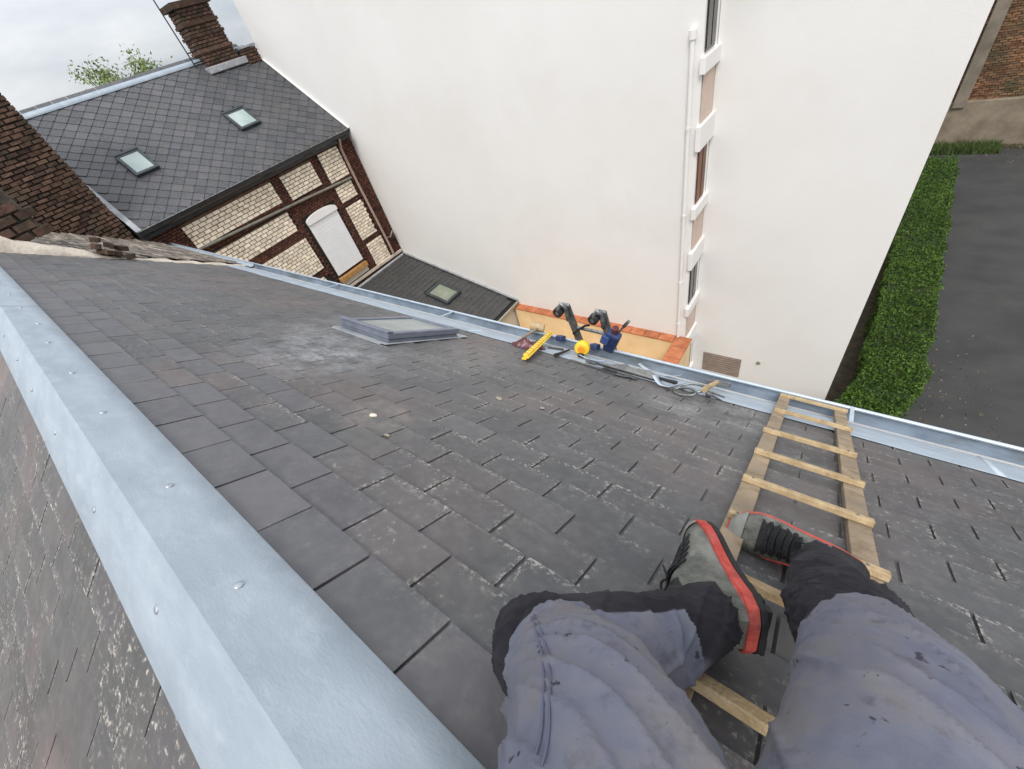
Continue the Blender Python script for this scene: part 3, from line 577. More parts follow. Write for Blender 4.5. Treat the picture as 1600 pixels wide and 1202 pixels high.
# ------------------------------------------------------------------ the white building
wb = thing('white_building', 'tall white rendered building filling the view beyond the gutter', 'building', W(-6, 12, -10.2))
ZT = 3.4
mb = MB(); mb.box(W(-9.06, 12.7, (ZT - 10.2) / 2), (12.9, 8.56, ZT + 10.2)); mb.build('wall', stucco, wb)
mb = MB(); mb.box(W(-.965, 14.1, (ZT - 10.2) / 2), (3.27, 9.92, ZT + 10.2)); mb.build('side_wall', stucco, wb)
mb = MB(); mb.box(W(-8.9, 12.7, ZT + .1), (13.6, 9.0, .2)); mb.build('cornice', trimw, wb, bevel=.03)
mb = MB(); mb.box(W(-.9, 14.2, ZT + .09), (3.7, 10.3, .22)); mb.build('side_cornice', trimw, wb, bevel=.03)
mb = MB(); mb.prism([W(-15.6, 8.3, ZT + .21), W(-15.6, 17.1, ZT + .21), W(-15.6, 12.7, ZT + 3.2)], (13.5, 0, 0)); mb.build('roof', slate_far, wb)
XR = -2.6
dkglass = material('dark_window', (.012, .010, .009), (.03, .022, .016), rough=.15, scale=2, spec=.8)
brn = material('brown_window', srgb(92, 52, 26), srgb(120, 72, 40), rough=.4, scale=2)
pinkp = material('pinkish_panel', srgb(200, 178, 164), srgb(212, 192, 178), rough=.85, scale=2)
zb = .88
for f in range(6):
    z_sill = -1.85 - 2.46 * (f - 1); 
    if z_sill + 1.6 > ZT: continue
    mb = MB(); mb.box(W(XR + .02, 8.74, z_sill + .12), (.09, .80, .24)); mb.build('sill_band', trimw, wb, bevel=.012)
    mb = MB(); mb.box(W(XR + .006, 8.775, z_sill - .375), (.012, .6, .72)); mb.build('spandrel', pinkp, wb)
    mb = MB(); mb.box(W(XR + .02, 8.74, z_sill - .96), (.09, .80, .42)); mb.build('lintel_band', trimw, wb, bevel=.012)
    mb = MB(); mb.box(W(XR + .004, 8.72, z_sill + .80), (.012, .46, 1.06)); wn = mb.build('window', brn if f == 2 else dkglass, wb)
    mb = MB(); mb.box(W(XR + .012, 8.60, z_sill + .80), (.014, .19, .98)); mb.build('pane', brn if f == 2 else dkglass, wn)
    mb = MB(); mb.box(W(XR + .012, 8.84, z_sill + .80), (.014, .19, .98)); mb.build('pane', brn if f == 2 else dkglass, wn)
mb = MB(); mb.tube([W(-2.76, 8.36, -1.3), W(-2.76, 8.36, -7.45)], .036, 12); pp_ = mb.build('downpipe', trimw, wb)
mb = MB(); mb.tube([W(-2.76, 8.36, -1.24), W(-2.76, 8.36, -1.36)], .055, 12); mb.build('pipe_head', trimw, pp_)
for zc in (-2.6, -4.2, -5.8, -7.0):
    mb = MB(); mb.tube([W(-2.76, 8.36, zc), W(-2.76, 8.36, zc - .05)], .044, 12); mb.build('pipe_clip', trimw, pp_)
mb = MB(); mb.box(W(-1.81, 9.135, -8.82), (.96, .03, .66)); gr = mb.build('vent_panel', material('taupe_metal', srgb(142, 128, 118), srgb(158, 144, 132), rough=.7, scale=6), wb, bevel=.005)
for k in range(8):
    mb = MB(); mb.bar(W(-2.26, 9.115, -9.1 + k * .08), W(-1.36, 9.115, -9.1 + k * .08), .016, .03); mb.build('louvre', MATS['taupe_metal'], gr)
mb = MB(); mb.tube([W(-.93, 9.15, -8.47), W(-.93, 9.10, -8.47)], .045, 12); mb.build('overflow_outlet', MATS['taupe_metal'], wb)

# ------------------------------------------------------------------ hedge, far wall, weeds
def leaves(mb, pts, size, squash=1.):
    for p in pts:
        a = Vector((rr(-1, 1), rr(-1, 1), rr(-.3, 1))).normalized(); u = a.orthogonal().normalized(); u = Matrix.Rotation(rr(0, 6.28), 3, a) @ u; w = a.cross(u)
        L = size * rr(.6, 1.3); B = L * .42
        mb.add([p - u * L * .5, p + w * B * .5 + a * L * .06, p + u * L * .5 - a * L * .05, p - w * B * .5 + a * L * .06], [(0, 1, 2, 3)], rnd=random.random())
hd = thing('hedge', 'long clipped green hedge between white building and driveway', 'hedge', W(1.8, 15, -10.2))
def hedge_axis(y):
    if y > 10.6: return 1.83 + .012 * (y - 10.6), .60
    t = (10.6 - y) / 2.6; return 1.83 - .95 * t * t, .60 - .06 * t
pts = []
for _ in range(30000):
    y = 8.0 + (23.4 - 8.0) * random.random() ** 1.25; c, hw = hedge_axis(y)
    hh = 1.30 + .13 * noise.noise(Vector((y * 1.1, 0, 0))) + .06 * noise.noise(Vector((y * 3.7, 2, 0)))
    side = random.random()
    if side < .62: x = c + hw * rr(-1, 1); z = hh + rr(-.12, .05) + .05 * noise.noise(Vector((x * 3, y * 3, 0)))
    else: x = c + hw * (1 if side > .8 else -1) * rr(.84, 1.05); z = hh * random.random() ** .7
    x += .13 * noise.noise(Vector((y * 1.3, z * 1.5, 3)))
    pts.append(W(x, y, -10.2 + z))
mb = MB(); leaves(mb, pts, .085); mb.build('foliage', leaf_m, hd)
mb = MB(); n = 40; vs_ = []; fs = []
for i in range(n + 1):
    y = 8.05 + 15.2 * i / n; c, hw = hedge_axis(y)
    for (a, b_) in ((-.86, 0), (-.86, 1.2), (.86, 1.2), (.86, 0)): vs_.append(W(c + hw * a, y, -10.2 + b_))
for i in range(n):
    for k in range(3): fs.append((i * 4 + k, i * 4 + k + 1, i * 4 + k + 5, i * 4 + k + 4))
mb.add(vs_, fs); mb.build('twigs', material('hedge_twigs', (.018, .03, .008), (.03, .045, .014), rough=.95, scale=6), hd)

bw = thing('rubble_wall', 'old brick boundary wall on a concrete plinth at the driveway end', 'wall', W(7, 28.1, -10.2))
mb = MB(); mb.box(W(7, 28.0, -9.3), (16, .6, 1.8)); mb.build('plinth', concrete, bw, bevel=.03)
mb = MB(); mb.box(W(7, 28.15, -4.9), (16, .5, 7.0)); wk = mb.build('core', mortar_grey, bw)
mb = MB(); brick_field(mb, lambda u, v, n: W(u, 27.89 - n, v), -1, 12, -8.4, -2.2, .24, .085, .02, .03, .02); mb.build('bricks', rubble, wk, kind='stuff')
mb = MB(); mb.box(W(2.32, 27.75, -5.3), (.42, .3, 6.6)); mb.build('pier', material('grey_brown_pier', srgb(112, 104, 92), srgb(138, 128, 114), rough=.95, scale=2, bump=.3), bw, bevel=.02)
mb = MB(); mb.box(W(7, 28.1, -1.3), (16, .9, .16)); mb.build('coping', concrete, bw, bevel=.02)
sh = thing('zinc_shed', 'pale metal roof just seen above the old brick wall', 'shed', W(9, 30.5, -10.2))
mb = MB(); mb.box(W(8, 31.5, -6.0), (12, 5, 8.4)); mb.build('wall', brick_old, sh)
mb = MB(); mb.prism([W(2, 28.7, -1.75), W(2, 34.5, .3), W(2, 34.5, .2), W(2, 28.7, -1.85)], (12, 0, 0)); mb.build('roof', lead, sh)
def tuft_mesh(cx, cy, rx, ry, n, h, mat, name, label):
    mb = MB()
    for _ in range(n):
        x = cx + rr(-rx, rx); y = cy + rr(-ry, ry); d = Vector((rr(-.5, .5), rr(-.5, .5), 1)).normalized() * h * rr(.4, 1.2); s = Vector((rr(-1, 1), rr(-1, 1), 0)).normalized() * .02; p = W(x, y, -10.19)
        mb.add([p - s, p + s, p + d], [(0, 1, 2)], rnd=random.random())
    o = mb.build(name, mat); tag(o, label, 'plants', kind='stuff')
tuft_mesh(3.0, 27.2, 1.2, .45, 2200, .34, grass_m, 'weeds', 'green weeds at the foot of the concrete plinth')
tuft_mesh(8, 27.4, 4.5, .18, 900, .2, material('dry_weed', (.12, .10, .05), (.18, .15, .08), rough=.9, objvar=.3), 'dry_weeds', 'thin brown weeds along the concrete plinth')
mb = MB(); leaves(mb, [W(2.7 + rr(0, 1.2) ** 2, rr(9.5, 14), -10.185) for _ in range(160)] + [W(rr(2.6, 9), rr(25.8, 27.4), -10.185) for _ in range(160)], .07)
o = mb.build('leaf_litter', material('dead_leaf', (.16, .12, .07), (.26, .21, .13), rough=.9, objvar=.3)); tag(o, 'dead leaves scattered on the dark driveway', 'leaves', kind='stuff')

# tree behind the far ridge
tr = thing('tree', 'leafy tree top showing over the far slate ridge', 'tree', W(-30, 8.0, -10.2))
mb = MB(); mb.tube([W(-30, 8.0, -10.2), W(-30, 8.0, -4), W(-30.1, 8.1, -.5), W(-30, 8.1, 1.0)], [.35, .28, .15, .06], 10)
tips = []
for k in range(26):
    a = rr(0, 6.28); r0 = rr(.4, 2.4); z1 = rr(-.5, 2.1) - r0 * .3; tip = W(-30 + math.cos(a) * r0, 8.1 + math.sin(a) * r0, z1); tips.append(tip)
    mb.tube([W(-30, 8.05, -3 + .08 * k), W(-30 + math.cos(a) * r0 * .5, 8.1 + math.sin(a) * r0 * .5, z1 - .9), tip], [.07, .045, .012], 6)
mb.build('trunk', bark, tr)
mb = MB(); leaves(mb, [t + Vector((random.gauss(0, .28), random.gauss(0, .3), random.gauss(0, .22))) for t in tips for _ in range(130)], .15); mb.build('crown', leaf_dry, tr)

# ------------------------------------------------------------------ wooden roof ladder
ld = thing('wooden_roof_ladder', 'wooden roof ladder of pale battens lying down the slates to the gutter', 'ladder', RP(.12, 2.0, 0))
for x in (-.035, .275):
    mb = MB(); mb.bar(RP(x + .008, .5, .034), RP(x - .004, 3.36, .036), .062, .027, NR); mb.build('stile', pine, ld, bevel=.003)
for s_, dx in ((3.325, 0), (2.837, .004), (2.343, -.003), (1.972, .002), (1.626, .004), (1.31, .012), (1.005, 0), (.658, .004)):
    mb = MB(); mb.bar(RP(-.068 + dx, s_ + rr(-.006, .006), .060), RP(.308 + dx, s_ + rr(-.006, .006), .060), .027, .022, NR); rg_ = mb.build('rung', pine_rung, ld, bevel=.003)
    for xx in (-.032, .272):
        mb = MB(); mb.tube([RP(xx + rr(-.008, .008), s_ + rr(-.005, .005), .066), RP(xx, s_, .0725)], .0045, 8); mb.build('screw_head', steel, rg_)

# ------------------------------------------------------------------ aluminium ladder standing outside, its head above the gutter
al = thing('aluminium_ladder', 'grey aluminium ladder head with wheels sticking up behind the gutter', 'ladder', W(-1.63, 4.3, -10.2))
def AL(x, t, off=0.):     # t = 0 at the foot, 1 at the head
    return W(x, 4.35 + (2.48 - 4.35) * t + off, -10.2 + 8.1 * t)
for x in (-1.80, -1.45):
    mb = MB(); mb.bar(AL(x, 0), AL(x, 1), .03, .075, (1, 0, 0)); mb.build('stile', alu, al, bevel=.006)
    mb = MB(); top = AL(x, 1); mb.tube([top + Vector((0, 0, -.18)), top + Vector((.005, -.02, -.02)), top + Vector((-.02, -.05, .03)), top + Vector((-.05, -.06, -.03)), top + Vector((-.055, -.05, -.09))], [.02, .022, .022, .02, .016], 10); mb.build('hook', alu, al)
    mb = MB(); c = top + Vector((-.055, -.05, -.06)); mb.tube([c + Vector((0, -.028, 0)), c + Vector((0, -.026, 0)), c + Vector((0, .026, 0)), c + Vector((0, .028, 0))], [.03, .045, .045, .03], 16); wh = mb.build('wheel', rubber, al)
    mb = MB(); mb.tube([c + Vector((0, -.032, 0)), c + Vector((0, .032, 0))], .018, 12); mb.build('hub', alu, wh)
    mb = MB(); mb.box(RP(x - .03, 3.30, .085), (.07, .09, .05), MR); mb.build('pad', navy, al, bevel=.012)
for k in range(28):
    t = .03 + k * .0345; mb = MB(); mb.tube([AL(-1.80, t), AL(-1.45, t)], .016, 10); mb.build('rung', alu, al)
mb = MB(); a = AL(-1.80, .955, -.05); mb.tube([a, a + Vector((.12, .03, .1)), a + Vector((.17, .03, .12))], .011, 8); mb.build('latch', rubber, al)

# ------------------------------------------------------------------ tools along the gutter
pch = thing('tool_pouch', 'navy blue tool pouch hanging on the right ladder stile', 'pouch', W(-1.36, 2.44, -2.50))
mb = MB(); Mp = Matrix.Rotation(.35, 3, 'Y'); mb.box(W(-1.36, 2.43, -2.37), (.1, .07, .22), Mp, taper=1.25); mb.build('bag', navy, pch, bevel=.02)
mb = MB(); mb.box(W(-1.40, 2.39, -2.33), (.07, .03, .1), Mp); mb.build('pocket', material('mid_blue_cloth', (.04, .07, .2), (.06, .1, .28), rough=.8), pch, bevel=.01)
mb = MB(); mb.tube([W(-1.335, 2.43, -2.29), W(-1.31, 2.43, -2.21)], [.022, .03], 10); mb.build('clip', maroon, pch)
sdv = thing('screwdriver', 'thin dark screwdriver sticking out of the navy pouch', 'tool', W(-1.3, 2.43, -2.3))
mb = MB(); mb.tube([W(-1.34, 2.43, -2.33), W(-1.245, 2.43, -2.19)], .008, 8); mb.build('shaft', steel, sdv)
mb = MB(); mb.tube([W(-1.245, 2.43, -2.19), W(-1.235, 2.43, -2.175), W(-1.19, 2.43, -2.11)], [.009, .015, .013], 10); mb.build('handle', alu, sdv)

rl = thing('folding_rule', 'yellow folding rule lying across the slates and gutter', 'ruler', RP(-1.78, 2.75, .03))
for k, (dn, dx) in enumerate(((.046, 0), (.058, .012), (.070, -.006))):
    mb = MB(); mb.bar(RP(-1.62 + dx, 2.43 + .01 * k, dn - .012), RP(-1.97 + dx, 3.33 + .01 * k, dn + .040), .036, .0095, NR); r_ = mb.build('segment', yellow, rl, bevel=.002)
for k in range(12):
    t = .06 + k * .08; mb = MB(); a = RP(-1.62 - .006 - .35 * t, 2.43 + .02 + .90 * t, .0767 - .012 + .052 * t); mb.bar(a - RV(.012, .0065, 0), a + RV(.012, .0065, 0), .003, .0015, NR); mb.build('tick_mark', rubber, r_)
tp = thing('tape_measure', 'round yellow tape measure in the gutter between the ladder pads', 'tape measure', RP(-1.5, 3.12, .03))
mb = MB(); ctr = RP(-1.50, 3.10, .085); d_ = RV(-.25, .9, .35).normalized(); mb.tube([ctr - d_ * .032, ctr - d_ * .026, ctr + d_ * .026, ctr + d_ * .032], [.05, .062, .062, .05], 20); mb.build('case', yellow, tp)
mb = MB(); mb.tube([ctr - d_ * .036, ctr - d_ * .030], [.030, .036], 16); mb.build('disc', material('orange_label', srgb(230, 140, 30), srgb(236, 160, 50), rough=.5), tp)
mb = MB(); mb.box(RP(-1.46, 3.02, .040), (.05, .03, .03), MR); mb.build('tape_lip', rubber, tp, bevel=.004)
pn_ = thing('scriber', 'small dark steel scriber lying left of the yellow tape measure', 'tool', RP(-1.6, 2.95, .03))
mb = MB(); mb.tube([RP(-1.575, 2.80, .035), RP(-1.59, 2.88, .036), RP(-1.62, 3.10, .04)], [.017, .012, .008], 8); mb.build('handle', rubber, pn_)
mb = MB(); mb.tube([RP(-1.62, 3.10, .04), RP(-1.635, 3.2, .042)], [.005, .002], 6); mb.build('point', steel, pn_)

def cloth_lump(mb, c, rx, rs, h, seed, nu=22, nv=16, amp=.5):
    vs_, fs = [], []
    for j in range(nv + 1):
        for i in range(nu):
            a = 2 * math.pi * i / nu; r = j / nv
            k = 1 + .28 * noise.noise(Vector((math.cos(a) * 1.6 + seed, math.sin(a) * 1.6, 0)))
            x, s_ = math.cos(a) * rx * r * k, math.sin(a) * rs * r * k
            z = h * (1 - r ** 3) * (1 + amp * noise.noise(Vector((x * 22 + seed, s_ * 22, seed)))) * (.7 + .3 * math.sin(x * 30 + s_ * 40 + seed))
            vs_.append(RP(c[0] + x, c[1] + s_, c[2] + max(0, z)))
    for j in range(nv):
        for i in range(nu): fs.append((j * nu + i, j * nu + (i + 1) % nu, (j + 1) * nu + (i + 1) % nu, (j + 1) * nu + i))
    return mb.add(vs_, fs, smooth=True)
mb = MB(); cloth_lump(mb, (-1.93, 2.93, .02), .17, .13, .07, 3.1); mb.build('rag', maroon, None, label='crumpled maroon work glove under the yellow folding rule', cat='glove')
mt_ = thing('wooden_mallet', 'pale wooden mallet head resting on the gutter lip behind the rule', 'mallet', RP(-2.05, 3.36, .08))
mb = MB(); mb.tube([RP(-2.20, 3.34, .125), RP(-2.08, 3.40, .125)], .042, 14); mb.build('head', pine_rung, mt_, bevel=.006)
mb = MB(); mb.tube([RP(-2.13, 3.38, .12), RP(-2.06, 3.02, .055)], .013, 8); mb.build('handle', pine, mt_)
mb = MB(); cloth_lump(mb, (-1.0, 3.0, .018), .27, .11, .04, 9.4, 48, 28, .35); mb.build('canvas_sack', canvas, None, label='flattened grey canvas sack lying in the gutter', cat='sack')
rp_ = thing('slate_ripper', 'long flat black slate ripper beside the grey sack', 'tool', RP(-.95, 2.88, .03))
mb = MB(); mb.bar(RP(-1.26, 2.905, .034), RP(-.80, 2.862, .034), .030, .007, NR); mb.build('blade', rubber, rp_, bevel=.002)
mb = MB(); mb.prism([RP(-1.26, 2.93, .031), RP(-1.34, 2.935, .031), RP(-1.36, 2.905, .031), RP(-1.34, 2.875, .031), RP(-1.26, 2.88, .031)], NR * .007); mb.build('hooked_head', steel, rp_)
mb = MB(); mb.tube([RP(-.80, 2.862, .036), RP(-.76, 2.858, .058), RP(-.64, 2.845, .06)], [.009, .011, .014], 8); mb.build('handle', rubber, rp_)
b2 = thing('steel_strip', 'short bright steel strip between ripper and gutter bed', 'tool', RP(-1.3, 2.83, .02))
mb = MB(); mb.bar(RP(-1.46, 2.84, .026), RP(-1.12, 2.80, .026), .022, .006, NR); mb.build('strip', alu, b2, bevel=.001)
mb = MB(); mb.bar(RP(-1.16, 2.803, .034), RP(-1.05, 2.79, .034), .028, .01, NR); mb.build('grip', rubber, b2, bevel=.002)
shr = thing('tin_snips', 'open steel tin snips with looped handles at the gutter edge', 'tool', RP(-.56, 2.75, .03))
def loop(c, ax, bx_, r=.0085, seg=20, part='handle'):
    pts = [c + ax * math.cos(2 * math.pi * k / seg) + bx_ * math.sin(2 * math.pi * k / seg) for k in range(seg + 1)]
    mb = MB(); mb.tube(pts, r, 8, cap=False); mb.build(part, alu, shr)
loop(RP(-.555, 2.735, .045), RV(.07, -.025, .01), RV(.012, .034, .02)); loop(RP(-.535, 2.85, .055), RV(.075, -.01, .01), RV(.01, .036, .022))
mb = MB(); mb.tube([RP(-.44, 2.80, .05), RP(-.415, 2.81, .05)], .022, 12); mb.build('pivot', steel, shr)
mb = MB(); mb.prism([RP(-.44, 2.77, .05), RP(-.40, 2.765, .05), RP(-.33, 2.72, .05), RP(-.40, 2.80, .05)], NR * .007); mb.build('blade', steel, shr)
mb = MB(); mb.prism([RP(-.44, 2.84, .058), RP(-.40, 2.845, .058), RP(-.33, 2.79, .058), RP(-.40, 2.81, .058)], NR * .007); mb.build('blade', steel, shr)
hm = thing('wood_handled_hammer', 'hammer with pale wooden handle lying beside the tin snips', 'hammer', RP(-.46, 2.95, .04))
mb = MB(); mb.tube([RP(-.455, 2.80, .075), RP(-.452, 2.9, .08), RP(-.44, 3.12, .08)], [.021, .017, .015], 10); mb.build('handle', pine_rung, hm)
mb = MB(); mb.bar(RP(-.52, 3.14, .06), RP(-.36, 3.16, .075), .03, .032, NR); mb.build('head', steel, hm, bevel=.004)
def offcut(name, x, s_, n, L, w, ang, curl, mat, lab, cat):
    mb = MB(); vs_ = []; k = 10; ca, sa = math.cos(ang), math.sin(ang)
    for i in range(k + 1):
        u = (i / k - .5) * L; hgt = curl * (2 * abs(i / k - .5)) ** 2.2 * L
        for v in (-w / 2, w / 2): vs_.append(RP(x + u * ca - v * sa, s_ + u * sa + v * ca, n + hgt + .006 * noise.noise(Vector((u * 20, v * 30, x)))))
    mb.add(vs_, [(2 * i, 2 * i + 1, 2 * i + 3, 2 * i + 2) for i in range(k)], smooth=True); o = mb.build(name, mat, None, label=lab, cat=cat)
    so = o.modifiers.new('solid', 'SOLIDIFY'); so.thickness = .0015
offcut('zinc_offcut', -.86, 3.16, .02, .34, .05, -.12, .12, zinc_edge, 'long bright zinc offcut lying in the gutter behind the sack', 'offcut')
offcut('zinc_offcut', -.70, 2.80, .03, .20, .06, -.35, .22, zinc_edge, 'curled zinc offcut left of the tin snips', 'offcut')
offcut('zinc_offcut', -1.36, 3.02, .028, .22, .05, .1, .1, zinc_edge, 'short zinc offcut under the yellow tape measure', 'offcut')
offcut('slate_fragment', -.98, 2.80, .026, .17, .07, .25, 0., slate_dark, 'broken dark slate fragment below the black slate ripper', 'slate')
offcut('slate_fragment', -1.75, 3.10, .026, .14, .08, .5, 0., slate_dark, 'broken dark slate fragment behind the yellow rule', 'slate')
crumb_m = material('mortar_bits', srgb(150, 140, 122), srgb(186, 176, 156), rough=.95, scale=60, bump=.4)
crumbs = [(-1.2, 1.62, 'yellowish mortar crumb, largest of the loose bits in mid slope', .016, crumb_m), (-.98, 1.70, 'small white mortar crumb right of the yellowish one', .010, crumb_m), (-1.17, .905, 'white pebble of mortar on a slate joint near the ridge', .009, crumb_m), (-1.36, .98, 'pinkish brick crumb on the slates nearest the ridge', .014, brick_cream)]
for x, s_, lab, r, mt2 in crumbs:
    mb = MB(); seg = 8; c = RP(x, s_, .017)
    vs_ = [c + RV(math.cos(a) * math.cos(b_) * r * rr(.7, 1.3) * 1.4, math.sin(a) * math.cos(b_) * r * rr(.7, 1.3), math.sin(b_) * r * .45) for b_ in (-1.2, -.4, .4, 1.2) for a in [2 * math.pi * k / seg for k in range(seg)]]
    fs = [(j * seg + k, j * seg + (k + 1) % seg, (j + 1) * seg + (k + 1) % seg, (j + 1) * seg + k) for j in range(3) for k in range(seg)] + [tuple(range(3 * seg, 4 * seg)), tuple(reversed(range(seg)))]
    mb.add(vs_, fs); mb.build('mortar_crumb', mt2, None, label=lab, cat='crumb')

# ------------------------------------------------------------------ the worker
def catmull(nodes, per=14):
    """nodes: (x, s, n, r) -> dense list of (point, radius, arc length)"""
    P = [RP(a, b, c) for a, b, c, _ in nodes]; Rr = [q[3] for q in nodes]; out = []
    for i in range(len(P) - 1):
        p0, p1, p2, p3 = P[max(i - 1, 0)], P[i], P[i + 1], P[min(i + 2, len(P) - 1)]; r0, r1, r2, r3 = Rr[max(i - 1, 0)], Rr[i], Rr[i + 1], Rr[min(i + 2, len(P) - 1)]
        for k in range(per + (1 if i == len(P) - 2 else 0)):
            t = k / per; f = lambda a, b, c, d: (b * 2 + (c - a) * t + (a * 2 - b * 5 + c * 4 - d) * t * t + (b * 3 - a - c * 3 + d) * t ** 3) * .5
            out.append((f(p0, p1, p2, p3), f(r0, r1, r2, r3)))
    L = 0; res = []
    for i, (p, r) in enumerate(out):
        if i: L += (p - out[i - 1][0]).length
        res.append((p, r, L))
    return res
# hip -> knee -> ankle, in roof coordinates
thighR = [(.135, .10, .24, .118), (.150, .27, .315, .103), (.165, .435, .330, .090), (.166, .55, .308, .079), (.162, .625, .280, .072)]
shinR = [(.162, .625, .280, .070), (.160, .71, .250, .074), (.154, .82, .212, .070), (.150, .94, .178, .060), (.150, 1.03, .155, .051), (.156, 1.095, .132, .044)]
thighL = [(.030, .07, .22, .118), (.004, .19, .286, .106), (-.046, .285, .286, .088), (-.112, .37, .240, .073), (-.155, .42, .200, .067)]
shinL = [(-.222, .455, .125, .072), (-.175, .50, .132, .077), (-.122, .55, .135, .075), (-.076, .60, .137, .070), (-.036, .665, .140, .062), (-.010, .72, .142, .053)]
pelvis = [(-.01, .05, .20, .11), (.05, .02, .20, .14), (.12, .06, .21, .11)]
waist = [(.05, .03, .21, .14), (.05, -.09, .32, .14), (.05, -.18, .41, .13)]
chains = [catmull(c) for c in (thighR, shinR, thighL, shinL)]
mbp = MB()
for c in chains + [catmull(pelvis), catmull(waist)]:
    mbp.tube([q[0] for q in c], [max(.01, q[1]) for q in c], 28)
    for end, sg in ((c[0], -1), (c[-1], 1)):        # rounded ends
        d = ((c[1][0] - c[0][0]) if sg < 0 else (c[-1][0] - c[-2][0])).normalized() * sg
        mbp.tube([end[0] - d * .01] + [end[0] + d * end[1] * .75 * math.sin(a) for a in (.3, .6, .9, 1.2, 1.5)], [end[1] * .98] + [end[1] * math.cos(a) + .002 for a in (.3, .6, .9, 1.2, 1.5)], 24)
tmp = bpy.data.objects.new('tmp', mbp.mesh('tmp')); COL.objects.link(tmp)
md = tmp.modifiers.new('r', 'REMESH'); md.mode = 'VOXEL'; md.voxel_size = .004
ms = tmp.modifiers.new('s', 'SMOOTH'); ms.factor = .5; ms.iterations = 6
dg = bpy.context.evaluated_depsgraph_get(); me = bpy.data.meshes.new_from_object(tmp.evaluated_get(dg)); bpy.data.objects.remove(tmp)
from mathutils.kdtree import KDTree
tot = sum(len(c) for c in chains); kd = KDTree(tot); ref = []
for ci, c in enumerate(chains):
    for i, q in enumerate(c): kd.insert(q[0], len(ref)); ref.append((ci, i))
kd.balance()
KNR = RP(*thighR[-1][:3]); KNL = RP(*thighL[-1][:3])
def sstep(a, b, x):
    t = max(0., min(1., (x - a) / (b - a))); return t * t * (3 - 2 * t)
AXL = (RP(*thighL[-1][:3]) - RP(*thighL[-2][:3])).normalized()
# (limb, arc length of the crease on top, its slant round the limb, depth, half width)
CREASES = [(2, .30, -.075, .0085, .007), (2, .255, -.085, .009, .008), (2, .205, -.09, .010, .008), (2, .16, -.09, .009, .007), (2, .115, -.08, .008, .007), (2, .345, -.05, .006, .006),
           (0, .16, .06, .006, .009), (0, .25, .05, .006, .008), (0, .34, -.05, .005, .007), (0, .43, -.03, .005, .007),
           (1, .03, .03, .007, .007), (1, .075, .045, .009, .007), (1, .12, .05, .008, .007), (1, .17, .04, .007, .006), (1, .24, .03, .006, .006), (1, .31, .0, .005, .005), (1, .36, -.02, .006, .005),
           (3, .06, .03, .008, .008), (3, .12, -.03, .006, .007), (3, .19, .02, .007, .006), (3, .24, -.02, .006, .005)]
blk = [0.] * len(me.vertices); newco = []
axes = {}
for v in me.vertices:
    p = v.co.copy(); co, idx, d = kd.find(p); ci, i = ref[idx]; c = chains[ci]; r = c[i][1]; L = c[i][2]; tot_L = c[-1][2]
    ax = (c[min(i + 1, len(c) - 1)][0] - c[max(i - 1, 0)][0]).normalized(); rad = p - co; rad -= ax * rad.dot(ax)
    if rad.length > 1e-6: rad.normalize()
    L += (p - co).dot(ax)
    e1 = (NR - ax * NR.dot(ax)).normalized(); e2 = ax.cross(e1); th = math.atan2(rad.dot(e2), rad.dot(e1))
    b = -.05
    if ci == 1: b = L + .022 - .010 * math.sin(th * 2 + 1)
    elif ci == 0: b = L - tot_L + .022 - .010 * math.sin(th * 2 + 1)
    elif ci == 3:
        side = rad.dot(SD) * .85 + rad.dot(NR) * .15
        b = max(.10 * (side - .05), .085 - L)
        if L > .25: b = max(b, .08 * (rad.dot(SD) + .5))
    elif ci == 2: b = (p - KNL).dot(AXL) - .006
    blk[v.index] = b
    # creases: broad diagonal drapes and tight folds that gather at the knee and the ankle
    kn = min((p - KNR).length, (p - KNL).length)
    gather = math.exp(-(kn / .13) ** 2) + (math.exp(-((tot_L - L) / .07) ** 2) if ci in (1, 3) else 0)
    nv = Vector((math.cos(th) * .9, math.sin(th) * .9, L * 17 + ci * 5.3 + .8 * math.sin(th + ci)))
    f1 = 1 - abs(noise.noise(nv)); f2 = 1 - abs(noise.noise(nv * 2.1 + Vector((3, 1, 7)))); f3 = noise.noise(p * 9)
    dr = Vector((math.cos(th + L * 6) * 1.5, math.sin(th + L * 6) * 1.5, L * 5 + ci)); f4 = 1 - abs(noise.noise(dr + Vector((9, 2, 4))))
    warp = .018 * noise.noise(Vector((th * 1.3, ci * 7.1, L * 4)))
    crease = 0.
    for (cc, L0, sl, dep, wd) in CREASES:
        if cc == ci:
            d_ = L + warp - (L0 + sl * th); amp = dep * (.45 + .55 * noise.noise(Vector((th * 1.1 + L0 * 50, cc, 2.2)))+ .25)
            crease += 1.25 * amp * math.exp(-abs(d_) / (wd * (.45 if d_ > 0 else 1.9)))
    disp = crease + .004 * (f1 ** 8) * (.3 + gather) + .002 * (f2 ** 8) * (.3 + gather) + .005 * (f4 ** 12) + .0025 * f3 - .003
    disp += .0022 * sstep(.004, -.004, b)                # the blue cloth lies over the black panels
    newco.append(p + v.normal * disp)
for v, p in zip(me.vertices, newco): v.co = p
me.attributes.new('blk', 'FLOAT', 'POINT').data.foreach_set('value', blk)
me.polygons.foreach_set('use_smooth', [True] * len(me.polygons)); me.update()
